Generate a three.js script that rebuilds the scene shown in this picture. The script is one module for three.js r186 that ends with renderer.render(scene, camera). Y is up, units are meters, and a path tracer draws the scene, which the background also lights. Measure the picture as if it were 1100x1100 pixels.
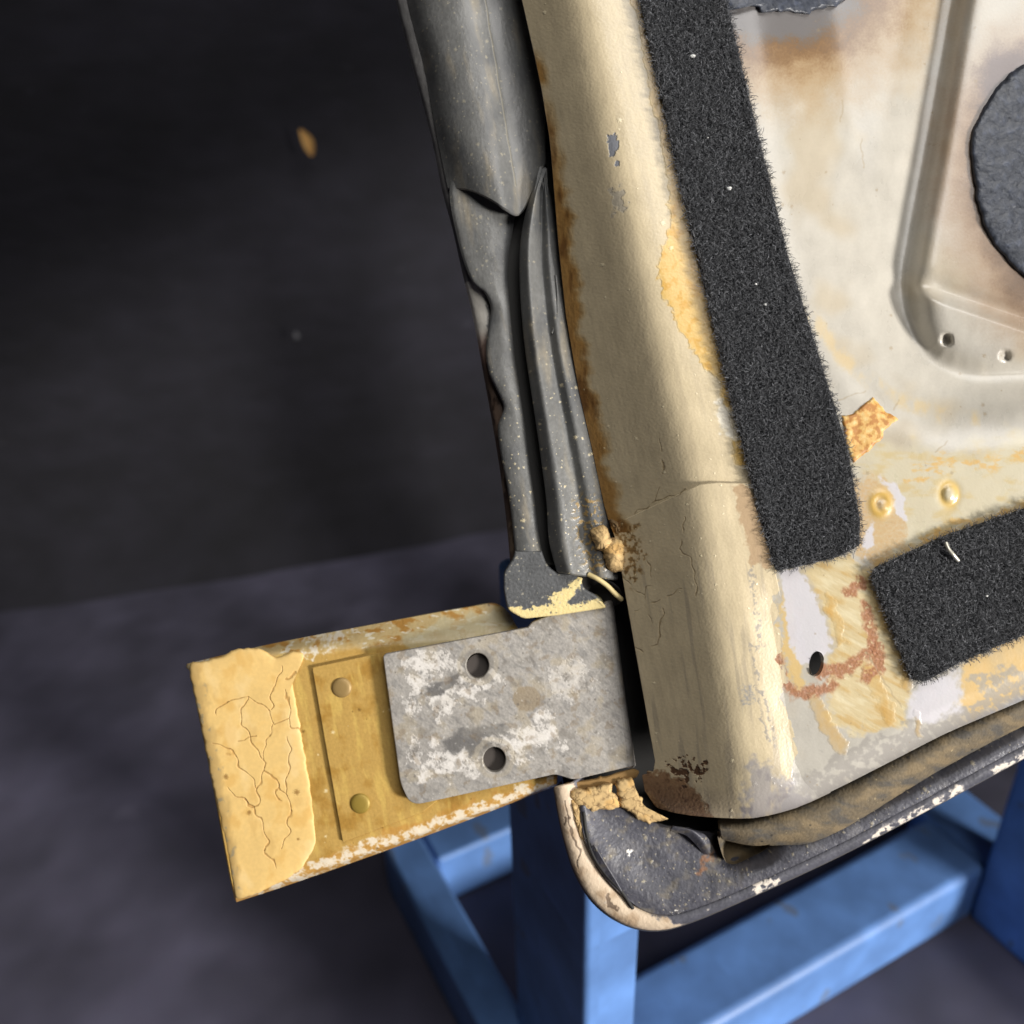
import * as THREE from 'three';
import { mergeGeometries } from 'three/addons/utils/BufferGeometryUtils.js';
import { RoundedBoxGeometry } from 'three/addons/geometries/RoundedBoxGeometry.js';
import { RectAreaLightUniformsLib } from 'three/addons/lights/RectAreaLightUniformsLib.js';

// ------------------------------------------------------------------ camera, lamps, exposure
const scene = new THREE.Scene();
scene.background = new THREE.Color(0x000000);
const F = 1034, D = 0.36;                       // lens in pixels of the 1100 px photo, distance to the door's inner panel
const ORIGIN = new THREE.Vector3(0, 0.52, 0);   // a point of the door's inner panel, above the floor
const Q = new THREE.Quaternion().setFromEuler(new THREE.Euler(THREE.MathUtils.degToRad(-30), 0, 0))
  .multiply(new THREE.Quaternion().setFromEuler(new THREE.Euler(0, 0, THREE.MathUtils.degToRad(-2))));   // the tilt of the propped door
const toWorld = (x, y, z) => new THREE.Vector3(x, y, z).applyQuaternion(Q).add(ORIGIN);

const camera = new THREE.PerspectiveCamera(2 * THREE.MathUtils.radToDeg(Math.atan(550 / F)), 1, 0.02, 30);
camera.position.copy(toWorld(0, 0, D));
camera.quaternion.copy(Q);
camera.focus = D + 0.008;
camera.userData.fStop = 6.5;
scene.add(camera);

const renderer = new THREE.WebGLRenderer({ antialias: true });
renderer.toneMapping = THREE.LinearToneMapping;
renderer.toneMappingExposure = 1.28;
renderer.shadowMap.enabled = true;
RectAreaLightUniformsLib.init();

const KEY = { pos: toWorld(1.80, -0.52, 1.20), size: 0.36, intensity: 150, color: new THREE.Color().setRGB(1.0, 0.965, 0.92) };
const FILL = { pos: new THREE.Vector3(0.6, 2.3, 0.75), w: 1.4, h: 1.4, intensity: 3.3, color: new THREE.Color().setRGB(1.0, 0.98, 0.96) };
function rectLight(cfg, w, h, target) {
  const l = new THREE.RectAreaLight(cfg.color, cfg.intensity, w, h);
  l.position.copy(cfg.pos); l.lookAt(target); l.castShadow = true;
  scene.add(l);
  return l;
}
const keyLight = rectLight(KEY, KEY.size, KEY.size, toWorld(0.03, 0, 0)); keyLight.name = 'work_lamp_light';
const fillLight = rectLight(FILL, FILL.w, FILL.h, new THREE.Vector3(0, 0.3, -0.1)); fillLight.name = 'added_fill_light';  // added overhead fill, in place of ambient bounce

// ------------------------------------------------------------------ random numbers and noise
function rng(seed) { let a = seed >>> 0; return () => { a = (a + 0x6D2B79F5) | 0; let t = Math.imul(a ^ (a >>> 15), 1 | a); t = (t + Math.imul(t ^ (t >>> 7), 61 | t)) ^ t; return ((t ^ (t >>> 14)) >>> 0) / 4294967296; }; }
const PERM = new Uint8Array(512), GX = new Float32Array(256), GY = new Float32Array(256), RV = new Float32Array(256);
{ const r = rng(7); const p = [...Array(256).keys()]; for (let i = 255; i > 0; i--) { const j = Math.floor(r() * (i + 1)); [p[i], p[j]] = [p[j], p[i]]; }
  for (let i = 0; i < 512; i++) PERM[i] = p[i & 255];
  for (let i = 0; i < 256; i++) { const a = r() * Math.PI * 2; GX[i] = Math.cos(a); GY[i] = Math.sin(a); RV[i] = r(); } }
function n2(x, y) {                                // gradient noise, about -0.7 .. 0.7
  const xi = Math.floor(x), yi = Math.floor(y), fx = x - xi, fy = y - yi, X = xi & 255, Y = yi & 255;
  const u = fx * fx * fx * (fx * (fx * 6 - 15) + 10), v = fy * fy * fy * (fy * (fy * 6 - 15) + 10);
  const a = PERM[PERM[X] + Y], b = PERM[PERM[X + 1] + Y], c = PERM[PERM[X] + Y + 1], d = PERM[PERM[X + 1] + Y + 1];
  const g0 = GX[a] * fx + GY[a] * fy, g1 = GX[b] * (fx - 1) + GY[b] * fy, g2 = GX[c] * fx + GY[c] * (fy - 1), g3 = GX[d] * (fx - 1) + GY[d] * (fy - 1);
  return g0 + u * (g1 - g0) + v * (g2 - g0 + u * (g0 - g1 - g2 + g3));
}
function fbm(x, y, o = 4) { let s = 0, a = 1; for (let i = 0; i < o; i++) { s += a * n2(x, y); x = x * 2.03 + 17.1; y = y * 2.03 + 5.7; a *= 0.5; } return s; }
function cellRand(x, y) { return RV[PERM[PERM[Math.floor(x) & 255] + (Math.floor(y) & 255)]]; }
function specks(u, v, size, density) {             // small grains: 0 .. 1
  const x = u / size, y = v / size, X = Math.floor(x), Y = Math.floor(y), k = cellRand(X, Y);
  if (k > density) return 0;
  const cx = X + 0.3 + 0.4 * cellRand(X + 31, Y + 7), cy = Y + 0.3 + 0.4 * cellRand(X + 3, Y + 57), r = 0.06 + 0.2 * cellRand(X + 11, Y + 91) ** 2;
  const d = Math.hypot(x - cx, y - cy) * (1 + 0.9 * n2(u * 0.9, v * 0.9));
  return d < r ? 1 - 0.5 * d / r : 0;
}
const clamp = (x, a = 0, b = 1) => x < a ? a : x > b ? b : x;
const sst = (a, b, x) => { const t = clamp((x - a) / (b - a)); return t * t * (3 - 2 * t); };
const lerp = (a, b, t) => a + (b - a) * t;
function interp(tab, x) {                          // piecewise linear table [[x, y], ...]
  if (x <= tab[0][0]) { const [a, b] = tab; return a[1] + (x - a[0]) * (b[1] - a[1]) / (b[0] - a[0]); }
  for (let i = 1; i < tab.length; i++) if (x <= tab[i][0] || i === tab.length - 1) { const a = tab[i - 1], b = tab[i]; return a[1] + (x - a[0]) * (b[1] - a[1]) / (b[0] - a[0]); }
}
function smoothTab(tab, w) { return x => 0.25 * (interp(tab, x - w) + 2 * interp(tab, x) + interp(tab, x + w)); }
function segDist(px, py, line) {                   // distance to a polyline
  let best = 1e18;
  for (let i = 0; i + 1 < line.length; i++) {
    const ax = line[i][0], ay = line[i][1], dx = line[i + 1][0] - ax, dy = line[i + 1][1] - ay;
    let t = ((px - ax) * dx + (py - ay) * dy) / (dx * dx + dy * dy); t = t < 0 ? 0 : t > 1 ? 1 : t;
    const ex = ax + t * dx - px, ey = ay + t * dy - py, q = ex * ex + ey * ey;
    if (q < best) best = q;
  }
  return Math.sqrt(best);
}
function inside(px, py, poly) {
  let r = false;
  for (let i = 0, j = poly.length - 1; i < poly.length; j = i++) { const [xi, yi] = poly[i], [xj, yj] = poly[j]; if ((yi > py) !== (yj > py) && px < (xj - xi) * (py - yi) / (yj - yi) + xi) r = !r; }
  return r;
}
function makeBox(l, m) { let a = 1e9, b = 1e9, c = -1e9, d = -1e9; for (const [x, y] of l) { a = Math.min(a, x); b = Math.min(b, y); c = Math.max(c, x); d = Math.max(d, y); } return [a - m, b - m, c + m, d + m]; }
class Patch {                                      // a stain, chip or coat with a ragged outline
  constructor(poly, soft = 3, rag = 6, freq = 0.05) { Object.assign(this, { poly, soft, rag, freq }); this.closed = [...poly, poly[0]]; this.box = makeBox(poly, soft + rag * 1.5 + 2); }
  at(u, v) {
    const b = this.box; if (u < b[0] || v < b[1] || u > b[2] || v > b[3]) return 0;
    const d = segDist(u, v, this.closed) * (inside(u, v, this.poly) ? 1 : -1) + this.rag * 1.4 * fbm(u * this.freq + this.poly[0][0], v * this.freq, 4);
    return sst(-this.soft, this.soft, d);
  }
}
class Streak {                                     // a crack, scratch, run or brushed band
  constructor(line, width, soft = 1, rag = 2, freq = 0.06) { Object.assign(this, { line, width, soft, rag, freq }); this.box = makeBox(line, width + soft + rag * 2 + 2); }
  at(u, v) {
    const b = this.box; if (u < b[0] || v < b[1] || u > b[2] || v > b[3]) return 0;
    const f = this.freq, wu = u + this.rag * n2(u * f, v * f + 31), wv = v + this.rag * n2(u * f + 77, v * f);
    return 1 - sst(this.width - this.soft, this.width + this.soft, segDist(wu, wv, this.line) + Math.min(this.rag * 0.4, this.width) * n2(u * 0.3, v * 0.3));
  }
}

// ------------------------------------------------------------------ door frame: drawing units -> metres on the door
function at(u, v, z = 0) { const s = (D - z / 1000) / F; return new THREE.Vector3((u - 550) * s, (550 - v) * s, z / 1000); }
// A material whose maps cover a rectangle of the door's own plane; fn fills T for one texel.
const T = { r: 0, g: 0, b: 0, rough: 0.6, h: 0, metal: 0 };
const col = (c) => { T.r = c[0]; T.g = c[1]; T.b = c[2]; };
const mix = (c, k) => { if (k > 0) { T.r += (c[0] - T.r) * k; T.g += (c[1] - T.g) * k; T.b += (c[2] - T.b) * k; } };
const mul = (k) => { T.r *= k; T.g *= k; T.b *= k; };
function surface(box, scale, z0, fn, { bump = 0.0006, zfn = null, ...rest } = {}) {
  const [u0, v0, u1, v1] = box, w = Math.min(2048, Math.round((u1 - u0) * scale)), h = Math.min(2048, Math.round((v1 - v0) * scale));
  const C = new Uint8Array(w * h * 4), R = new Uint8Array(w * h * 4), B = new Uint8Array(w * h * 4);
  for (let j = 0; j < h; j++) for (let i = 0; i < w; i++) {
    let u = u0 + (u1 - u0) * (i + 0.5) / w, v = v1 - (v1 - v0) * (j + 0.5) / h;
    if (zfn) { const a = u - 550, b = v - 550; for (let k = 0; k < 3; k++) { const s = (D * 1000 - z0) / (D * 1000 - zfn(u, v)); u = 550 + a * s; v = 550 + b * s; } }
    T.rough = 0.6; T.h = 0.5; T.metal = 0;
    fn(u, v);
    const o = (j * w + i) * 4;
    C[o] = clamp(T.r, 0, 255); C[o + 1] = clamp(T.g, 0, 255); C[o + 2] = clamp(T.b, 0, 255); C[o + 3] = 255;
    R[o] = 255; R[o + 1] = clamp(T.rough) * 255; R[o + 2] = clamp(T.metal) * 255; R[o + 3] = 255;
    B[o] = B[o + 1] = B[o + 2] = clamp(T.h) * 255; B[o + 3] = 255;
  }
  const mk = (d, srgb) => { const t = new THREE.DataTexture(d, w, h, THREE.RGBAFormat); t.magFilter = THREE.LinearFilter; t.minFilter = THREE.LinearFilter; if (srgb) t.colorSpace = THREE.SRGBColorSpace; t.needsUpdate = true; return t; };
  const rt = mk(R);
  const m = new THREE.MeshPhysicalMaterial({ map: mk(C, true), roughnessMap: rt, metalnessMap: rt, roughness: 1, metalness: 1, bumpMap: mk(B), bumpScale: bump, side: THREE.DoubleSide, ...rest });
  m.userData.box = box; m.userData.z0 = z0;
  return m;
}
function planarUV(geo, m) {                        // metres on the door plane -> that material's rectangle
  const b = m.userData.box; if (!b) return geo;
  const s = F / (D - m.userData.z0 / 1000), p = geo.attributes.position, uv = new Float32Array(p.count * 2);
  for (let i = 0; i < p.count; i++) { const u = 550 + p.getX(i) * s, v = 550 - p.getY(i) * s; uv[2 * i] = (u - b[0]) / (b[2] - b[0]); uv[2 * i + 1] = 1 - (v - b[1]) / (b[3] - b[1]); }
  geo.setAttribute('uv', new THREE.BufferAttribute(uv, 2));
  return geo;
}
const plain = (hex, roughness = 0.7, extra = {}) => new THREE.MeshPhysicalMaterial({ color: hex, roughness, side: THREE.DoubleSide, ...extra });

// ------------------------------------------------------------------ meshing helpers
function shell(P, th, keep = null) {               // P[i][j] Vector3 grid -> sheet with thickness th (metres), front towards +z
  const n = P.length, m = P[0].length, pos = new Float32Array(n * m * 3);
  for (let i = 0; i < n; i++) for (let j = 0; j < m; j++) P[i][j].toArray(pos, (i * m + j) * 3);
  const tri = [];
  let zsum = 0;
  { const a = P[0][0], b = P[n - 1][0], c = P[0][m - 1]; zsum = (b.x - a.x) * (c.y - a.y) - (b.y - a.y) * (c.x - a.x); }
  for (let i = 0; i + 1 < n; i++) for (let j = 0; j + 1 < m; j++) {
    if (keep && !keep(i, j)) continue;
    const a = i * m + j, b = a + m, c = b + 1, d = a + 1;
    if (zsum > 0) tri.push(a, b, c, a, c, d); else tri.push(a, c, b, a, d, c);
  }
  const front = new THREE.BufferGeometry();
  front.setAttribute('position', new THREE.BufferAttribute(pos, 3)); front.setIndex(tri); front.computeVertexNormals();
  if (!th) return front;
  const nr = front.attributes.normal, back = pos.slice();
  for (let i = 0; i < n * m; i++) { back[3 * i] -= nr.getX(i) * th; back[3 * i + 1] -= nr.getY(i) * th; back[3 * i + 2] -= nr.getZ(i) * th; }
  const bk = new THREE.BufferGeometry();
  bk.setAttribute('position', new THREE.BufferAttribute(back, 3)); const rev = tri.slice(); for (let i = 0; i < rev.length; i += 3) [rev[i + 1], rev[i + 2]] = [rev[i + 2], rev[i + 1]];
  bk.setIndex(rev); bk.computeVertexNormals();
  const ring = []; for (let j = 0; j < m; j++) ring.push(j); for (let i = 1; i < n; i++) ring.push(i * m + m - 1); for (let j = m - 2; j >= 0; j--) ring.push((n - 1) * m + j); for (let i = n - 2; i > 0; i--) ring.push(i * m);
  const sp = [], si = [], K = 3;
  ring.forEach((q, k) => {                         // a rounded edge between front and back
    const g = new THREE.Vector3(pos[3 * q], pos[3 * q + 1], pos[3 * q + 2]), h = new THREE.Vector3(back[3 * q], back[3 * q + 1], back[3 * q + 2]);
    const p0 = ring[(k + ring.length - 1) % ring.length], p1 = ring[(k + 1) % ring.length];
    const tan = new THREE.Vector3(pos[3 * p1] - pos[3 * p0], pos[3 * p1 + 1] - pos[3 * p0 + 1], pos[3 * p1 + 2] - pos[3 * p0 + 2]).normalize();
    const out = tan.cross(g.clone().sub(h).normalize()); if (zsum > 0) out.negate();
    for (let s = 0; s <= K; s++) { const t = s / K, e = g.clone().lerp(h, t).addScaledVector(out, th * 0.45 * Math.sin(Math.PI * t)); sp.push(e.x, e.y, e.z); }
  });
  for (let k = 0; k < ring.length; k++) for (let s = 0; s < K; s++) { const a = k * (K + 1) + s, b = ((k + 1) % ring.length) * (K + 1) + s; si.push(a, a + 1, b, b, a + 1, b + 1); }
  const sd = new THREE.BufferGeometry(); sd.setAttribute('position', new THREE.Float32BufferAttribute(sp, 3)); sd.setIndex(si); sd.computeVertexNormals();
  return mergeGeometries([front, bk, sd]);
}
function loft(rails, n, m, th = 0, disp = null) {
  const rows = rails.map(r => new THREE.CatmullRomCurve3(r.map(q => at(...q)), false, 'centripetal').getSpacedPoints(n));
  const P = [];
  for (let i = 0; i <= n; i++) {
    const c = rows.length > 2 ? new THREE.CatmullRomCurve3(rows.map(r => r[i]), false, 'centripetal') : null;
    const line = [];
    for (let j = 0; j <= m; j++) { const p = c ? c.getPoint(j / m) : rows[0][i].clone().lerp(rows[1][i], j / m); if (disp) p.z += disp(p.x * 1000, p.y * 1000, i / n, j / m) / 1000; line.push(p); }
    P.push(line);
  }
  return shell(P, th / 1000);
}
function blob(poly, base, h, { N = 120, M = 16, pow = 4, rough = 0.2, freq = 0.5, rag = 0, sharp = 0.5, seed = 0, skirt = 1 } = {}) {   // a lump or pad over an outline; base(u, v) is the surface below
  const cu = poly.reduce((s, p) => s + p[0], 0) / poly.length, cv = poly.reduce((s, p) => s + p[1], 0) / poly.length;
  const ring = new THREE.CatmullRomCurve3(poly.map(([u, v]) => new THREE.Vector3(u, v, 0)), true, 'catmullrom', sharp).getSpacedPoints(N);
  const pos = [], idx = [];
  for (let k = 0; k <= M + 1; k++) for (let i = 0; i < N; i++) {
    const t = Math.min(1, Math.pow(k / M, 0.7)), p = ring[i], g = 1 + (rag ? rag * fbm(p.x * 0.11 + seed, p.y * 0.11, 3) / Math.hypot(p.x - cu, p.y - cv) * 10 : 0);
    const u = cu + (p.x - cu) * t * g, v = cv + (p.y - cv) * t * g;
    let z = base(u, v) + h * Math.pow(1 - Math.pow(t, pow), 0.5) + (t < 1 ? rough * fbm(u * 0.06 * freq * 2 + seed, v * 0.06 * freq * 2, 4) * h : 0);
    if (k === M + 1) z = base(u, v) - skirt;
    const q = at(u, v, z); pos.push(q.x, q.y, q.z);
  }
  for (let k = 0; k <= M; k++) for (let i = 0; i < N; i++) { const a = k * N + i, b = k * N + (i + 1) % N, c = a + N, d = b + N; idx.push(a, c, b, b, c, d); }
  const geo = new THREE.BufferGeometry(); geo.setAttribute('position', new THREE.Float32BufferAttribute(pos, 3)); geo.setIndex(idx); geo.computeVertexNormals();
  const nz = geo.attributes.normal; let s = 0; for (let i = 0; i < nz.count; i++) s += nz.getZ(i);
  if (s < 0) { for (let i = 0; i < idx.length; i += 3) [idx[i + 1], idx[i + 2]] = [idx[i + 2], idx[i + 1]]; geo.setIndex(idx); geo.computeVertexNormals(); }
  return geo;
}
function plate(outline, holes, ztop, th, bevel = 0.4) {   // flat sheet with holes cut in it
  const L = ([u, v]) => { const p = at(u, v, ztop); return new THREE.Vector2(p.x, p.y); };
  const s = new THREE.Shape(outline.map(L));
  for (const [u, v, ru, rv, turn = 0] of holes) { const pts = []; for (let k = 0; k < 40; k++) { const a = -k / 40 * Math.PI * 2, c = Math.cos(turn), d = Math.sin(turn), x = Math.cos(a) * ru, y = Math.sin(a) * rv; pts.push(L([u + x * c - y * d, v + x * d + y * c])); } s.holes.push(new THREE.Path(pts)); }
  const b = bevel / 1000, g = new THREE.ExtrudeGeometry(s, { depth: th / 1000 - 2 * b, bevelEnabled: b > 0, bevelThickness: b, bevelSize: b, bevelOffset: -b, bevelSegments: 3, curveSegments: 24 });
  g.translate(0, 0, (ztop - th) / 1000 + b);
  return g;
}
function rod(pts, radius, seg = 60, sides = 8) { return new THREE.TubeGeometry(new THREE.CatmullRomCurve3(pts.map(p => at(...p)), false, 'centripetal'), seg, radius / 1000, sides); }
function roundCorners(poly, r) {                   // outline with rounded corners, r per point or one for all
  const out = [];
  poly.forEach((p, i) => {
    const rr = p[2] ?? r, a = poly[(i + poly.length - 1) % poly.length], b = poly[(i + 1) % poly.length];
    if (!rr) { out.push([p[0], p[1]]); return; }
    const la = Math.hypot(a[0] - p[0], a[1] - p[1]), lb = Math.hypot(b[0] - p[0], b[1] - p[1]);
    const s = [p[0] + (a[0] - p[0]) * Math.min(0.45, rr / la), p[1] + (a[1] - p[1]) * Math.min(0.45, rr / la)], e = [p[0] + (b[0] - p[0]) * Math.min(0.45, rr / lb), p[1] + (b[1] - p[1]) * Math.min(0.45, rr / lb)];
    for (let k = 0; k <= 6; k++) { const t = k / 6; out.push([(1 - t) ** 2 * s[0] + 2 * t * (1 - t) * p[0] + t * t * e[0], (1 - t) ** 2 * s[1] + 2 * t * (1 - t) * p[1] + t * t * e[1]]); }
  });
  return out;
}

// ------------------------------------------------------------------ things and parts
function thing(name, label, category, base) {      // a Group at the thing's base, tilted like the door
  const g = new THREE.Group(); g.name = name; g.userData = { label, category };
  const b = at(...base); g.position.copy(toWorld(b.x, b.y, b.z)); g.quaternion.copy(Q); g.userData.label = label;
  scene.add(g); bases.set(g, b);
  return g;
}
const bases = new Map();
function part(parent, name, geo, mat, label, owner) {
  planarUV(geo, mat);
  const b = bases.get(owner ?? parent); if (b) geo.translate(-b.x, -b.y, -b.z);
  const m = new THREE.Mesh(geo, mat); m.name = name; m.castShadow = m.receiveShadow = true;
  if (label) m.userData.label = label;
  parent.add(m); return m;
}
function onFloorRay(u, v, h) {                     // a seen direction met with a level at height h above the floor
  const d = new THREE.Vector3((u - 550) / F, (550 - v) / F, -1).applyQuaternion(Q), c = toWorld(0, 0, D);
  return c.addScaledVector(d, (h - c.y) / d.y);
}

// ================================================================== SETTING: floor and backdrop
function tileTexture(fn, n, srgb) { const d = new Uint8Array(n * n * 4); for (let j = 0; j < n; j++) for (let i = 0; i < n; i++) { const c = fn(i / n, j / n), o = (j * n + i) * 4; d[o] = c[0]; d[o + 1] = c[1]; d[o + 2] = c[2]; d[o + 3] = 255; } const t = new THREE.DataTexture(d, n, n); t.magFilter = THREE.LinearFilter; t.wrapS = t.wrapT = THREE.RepeatWrapping; if (srgb) t.colorSpace = THREE.SRGBColorSpace; t.needsUpdate = true; return t; }
const clothMat = (base, seed, amount) => new THREE.MeshPhysicalMaterial({ roughness: 0.95, side: THREE.DoubleSide, sheen: 0.15, sheenColor: new THREE.Color(0x55556a), sheenRoughness: 0.6,
  map: tileTexture((x, y) => { const k = 1 + amount * fbm(x * 9 + seed, y * 9, 5) + 0.5 * amount * fbm(x * 60 + seed, y * 60, 3), d = specks(x * 900 + seed, y * 900, 10, 0.012) * 14; return base.map(c => clamp(c * k + d, 0, 255)); }, 1024, true),
  bumpMap: tileTexture((x, y) => { const k = 128 + 90 * fbm(x * 90 + seed, y * 90, 3); return [k, k, k]; }, 512, false), bumpScale: 0.003 });
const W0 = onFloorRay(0, 620, 0), W1 = onFloorRay(540, 540, 0);           // the line where the backdrop meets the floor
{
  const g = new THREE.PlaneGeometry(5, 5, 1, 1); g.rotateX(-Math.PI / 2);
  const floor = new THREE.Mesh(g, clothMat([78, 76, 92], 3, 0.5)); floor.name = 'floor'; floor.position.set(0, 0, 0.4); floor.receiveShadow = true;
  floor.userData = { kind: 'structure', label: 'dark charcoal carpet floor under the blue steel stand' }; scene.add(floor);
  const dir = W1.clone().sub(W0).normalize(), mid = W0.clone().lerp(W1, 0.7), L = 3.4, H = 1.9;
  const wg = new THREE.PlaneGeometry(L, H, 160, 60), p = wg.attributes.position;
  for (let i = 0; i < p.count; i++) p.setZ(i, 0.1 * Math.pow(clamp((-0.8 - p.getY(i)) / 0.15), 2) + 0.03 * fbm(p.getX(i) * 1.6, p.getY(i) * 0.25 + 9, 3) + 0.006 * fbm(p.getX(i) * 7, p.getY(i) * 1.2, 2));
  wg.computeVertexNormals();
  const wall = new THREE.Mesh(wg, clothMat([32, 31, 38], 11, 0.35)); wall.name = 'backdrop_wall'; wall.position.set(mid.x, H / 2 - 0.01, mid.z); wall.rotation.y = -Math.atan2(dir.z, dir.x);
  wall.castShadow = wall.receiveShadow = true; wall.userData = { kind: 'structure', label: 'black cloth backdrop hanging behind the blue stand' }; scene.add(wall);
}

// ================================================================== BLUE STEEL STAND
{
  const blue = new THREE.MeshPhysicalMaterial({ color: new THREE.Color().setRGB(0.16, 0.33, 0.73), roughness: 0.5, clearcoat: 0.1, clearcoatRoughness: 0.4,
    map: tileTexture((x, y) => { const k = 226 + 36 * fbm(x * 8, y * 8, 5), q = sst(0.42, 0.5, fbm(x * 11 + 3, y * 7, 4)), c = [k, k, k]; return c.map((e, i) => clamp(lerp(e, [250, 190, 150][i], q * 0.6), 0, 255)); }, 512, true) });
  const stand = new THREE.Group(); stand.name = 'steel_stand'; stand.userData = { label: 'blue painted square tube steel stand holding up the door', category: 'stand' };
  const yaw = THREE.MathUtils.degToRad(27), a = new THREE.Vector3(Math.cos(yaw), 0, -Math.sin(yaw)), b = new THREE.Vector3(Math.sin(yaw), 0, Math.cos(yaw));
  const tube = (name, la, h, lb, c, label) => {   // box tube: la along the cross bars, lb along the feet
    const g = new RoundedBoxGeometry(la, h, lb, 3, Math.min(la, h, lb) * 0.12), p = g.attributes.position, nn = g.attributes.normal, uv = g.attributes.uv;
    for (let i = 0; i < p.count; i++) { const ax = Math.abs(nn.getX(i)), ay = Math.abs(nn.getY(i)); const s = ax > 0.6 ? [p.getZ(i), p.getY(i)] : ay > 0.6 ? [p.getX(i), p.getZ(i)] : [p.getX(i), p.getY(i)]; uv.setXY(i, s[0] * 3 + c.x, s[1] * 3 + c.z); }
    const m = new THREE.Mesh(g, blue); m.name = name; m.position.copy(c); m.rotation.y = yaw; m.castShadow = m.receiveShadow = true; if (label) m.userData.label = label; stand.add(m); return m;
  };
  const H = 0.06;
  // front cross bar: its far top edge is seen from (678,1046) to (995,869)
  const e0 = onFloorRay(678, 1046, H), e1 = onFloorRay(995, 869, H), cMid = e0.clone().lerp(e1, 0.5).addScaledVector(b, 0.03);
  const pl = cMid.clone().addScaledVector(a, -0.223).addScaledVector(b, 0.006);                     // post foot on the bar's line
  const tubeEnd = cMid.clone().addScaledVector(a, e0.distanceTo(e1) / 2 - 0.005);
  { const s = pl.clone().addScaledVector(a, 0.024), L = tubeEnd.distanceTo(s); tube('cross_bar', L, H, 0.06, s.clone().lerp(tubeEnd, 0.5).setY(H / 2)); }
  const top = 0.44;
  tube('post', 0.036, top, 0.088, pl.clone().setY(top / 2), 'upright blue post under the door corner');
  tube('support_pad', 0.04, 0.012, 0.06, pl.clone().addScaledVector(b, 0.01).setY(top + 0.006));
  // foot and post at the far end of the front bar
  const f0 = tubeEnd.clone().addScaledVector(a, 0.0275 + 0.002);
  tube('foot', 0.056, H - 0.003, 0.62, f0.clone().addScaledVector(b, 0.31 - 0.045).setY((H - 0.003) / 2));
  const far = onFloorRay(1057, 931, H);
  tube('post', 0.036, 0.46, 0.088, far.clone().addScaledVector(a, 0.018).addScaledVector(b, 0.044).setY(0.23));
  // rear cross bar and the second foot
  const g0 = onFloorRay(422, 915, H), g1 = onFloorRay(549, 876, H), rear = g0.clone().addScaledVector(a, 0.16);
  tube('foot', 0.032, H - 0.002, 0.5, g0.clone().addScaledVector(a, 0.012).addScaledVector(b, 0.235).setY((H - 0.002) / 2));
  tube('cross_bar', 0.56, H - 0.005, 0.034, g0.clone().addScaledVector(a, 0.31).addScaledVector(b, 0.006).setY((H - 0.005) / 2));
  scene.add(stand);
}

// ================================================================== DOOR
// outlines in drawing units
const Btab = [[-60, 548], [0, 561], [58, 574], [96, 582], [145, 590], [163, 592], [262, 600], [338, 608], [420, 622], [472, 634], [542, 649], [560, 654], [575, 660], [615, 668], [700, 683], [818, 704], [829, 702], [833, 690], [850, 693], [866, 704], [880, 722]];   // foot of the side wall
const Stab = smoothTab([[-60, 610], [0, 622], [150, 654], [300, 690], [450, 727], [520, 746], [650, 768], [800, 792], [900, 806]], 30);   // where the wall turns over
const Ctab = [[680, 858], [700, 866], [725, 874], [760, 878], [809, 880], [855, 869], [904, 846], [959, 818], [1015, 789], [1100, 753], [1180, 716]];   // lower edge
const Bx = v => interp(Btab, v), Cy = smoothTab(Ctab, 16);
const CyS = smoothTab(Ctab, 12);
const fair = (l, n) => new THREE.CatmullRomCurve3(l.map(([x, y]) => new THREE.Vector3(x, y, 0)), false, 'centripetal').getSpacedPoints(n).map(p => [p.x, p.y]);
const EBOWL = fair([[770, -320], [796, -80], [815, 60], [838, 200], [868, 320], [905, 400], [955, 452], [1010, 478], [1090, 476], [1600, 440]], 60);
const GROOVE = fair([[1070, -320], [1034, -80], [1022, 0], [1008, 80], [992, 170], [977, 250], [969, 310], [977, 352], [1000, 386], [1040, 402], [1100, 402], [1600, 380]], 80);
const LEDGE = [[966, 297], [1000, 308], [1050, 325], [1600, 510]];
const EPOLY = [...EBOWL, [1600, -320]], GPOLY = [...GROOVE, [1600, -320]];
const gauss = (d, s) => Math.exp(-d * d / (2 * s * s));
function ring(u, v, cu, cv, r, w, tilt = 1.25) { const d = Math.hypot((u - cu) * tilt, v - cv); return gauss(d - r, w); }
function wallDrop(u, v) { const x = (u - Stab(v)) * 0.348, r = 3.2; const q = -x / r; return 0.76 * r * (q > 20 ? q : Math.log1p(Math.exp(q))); }
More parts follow.
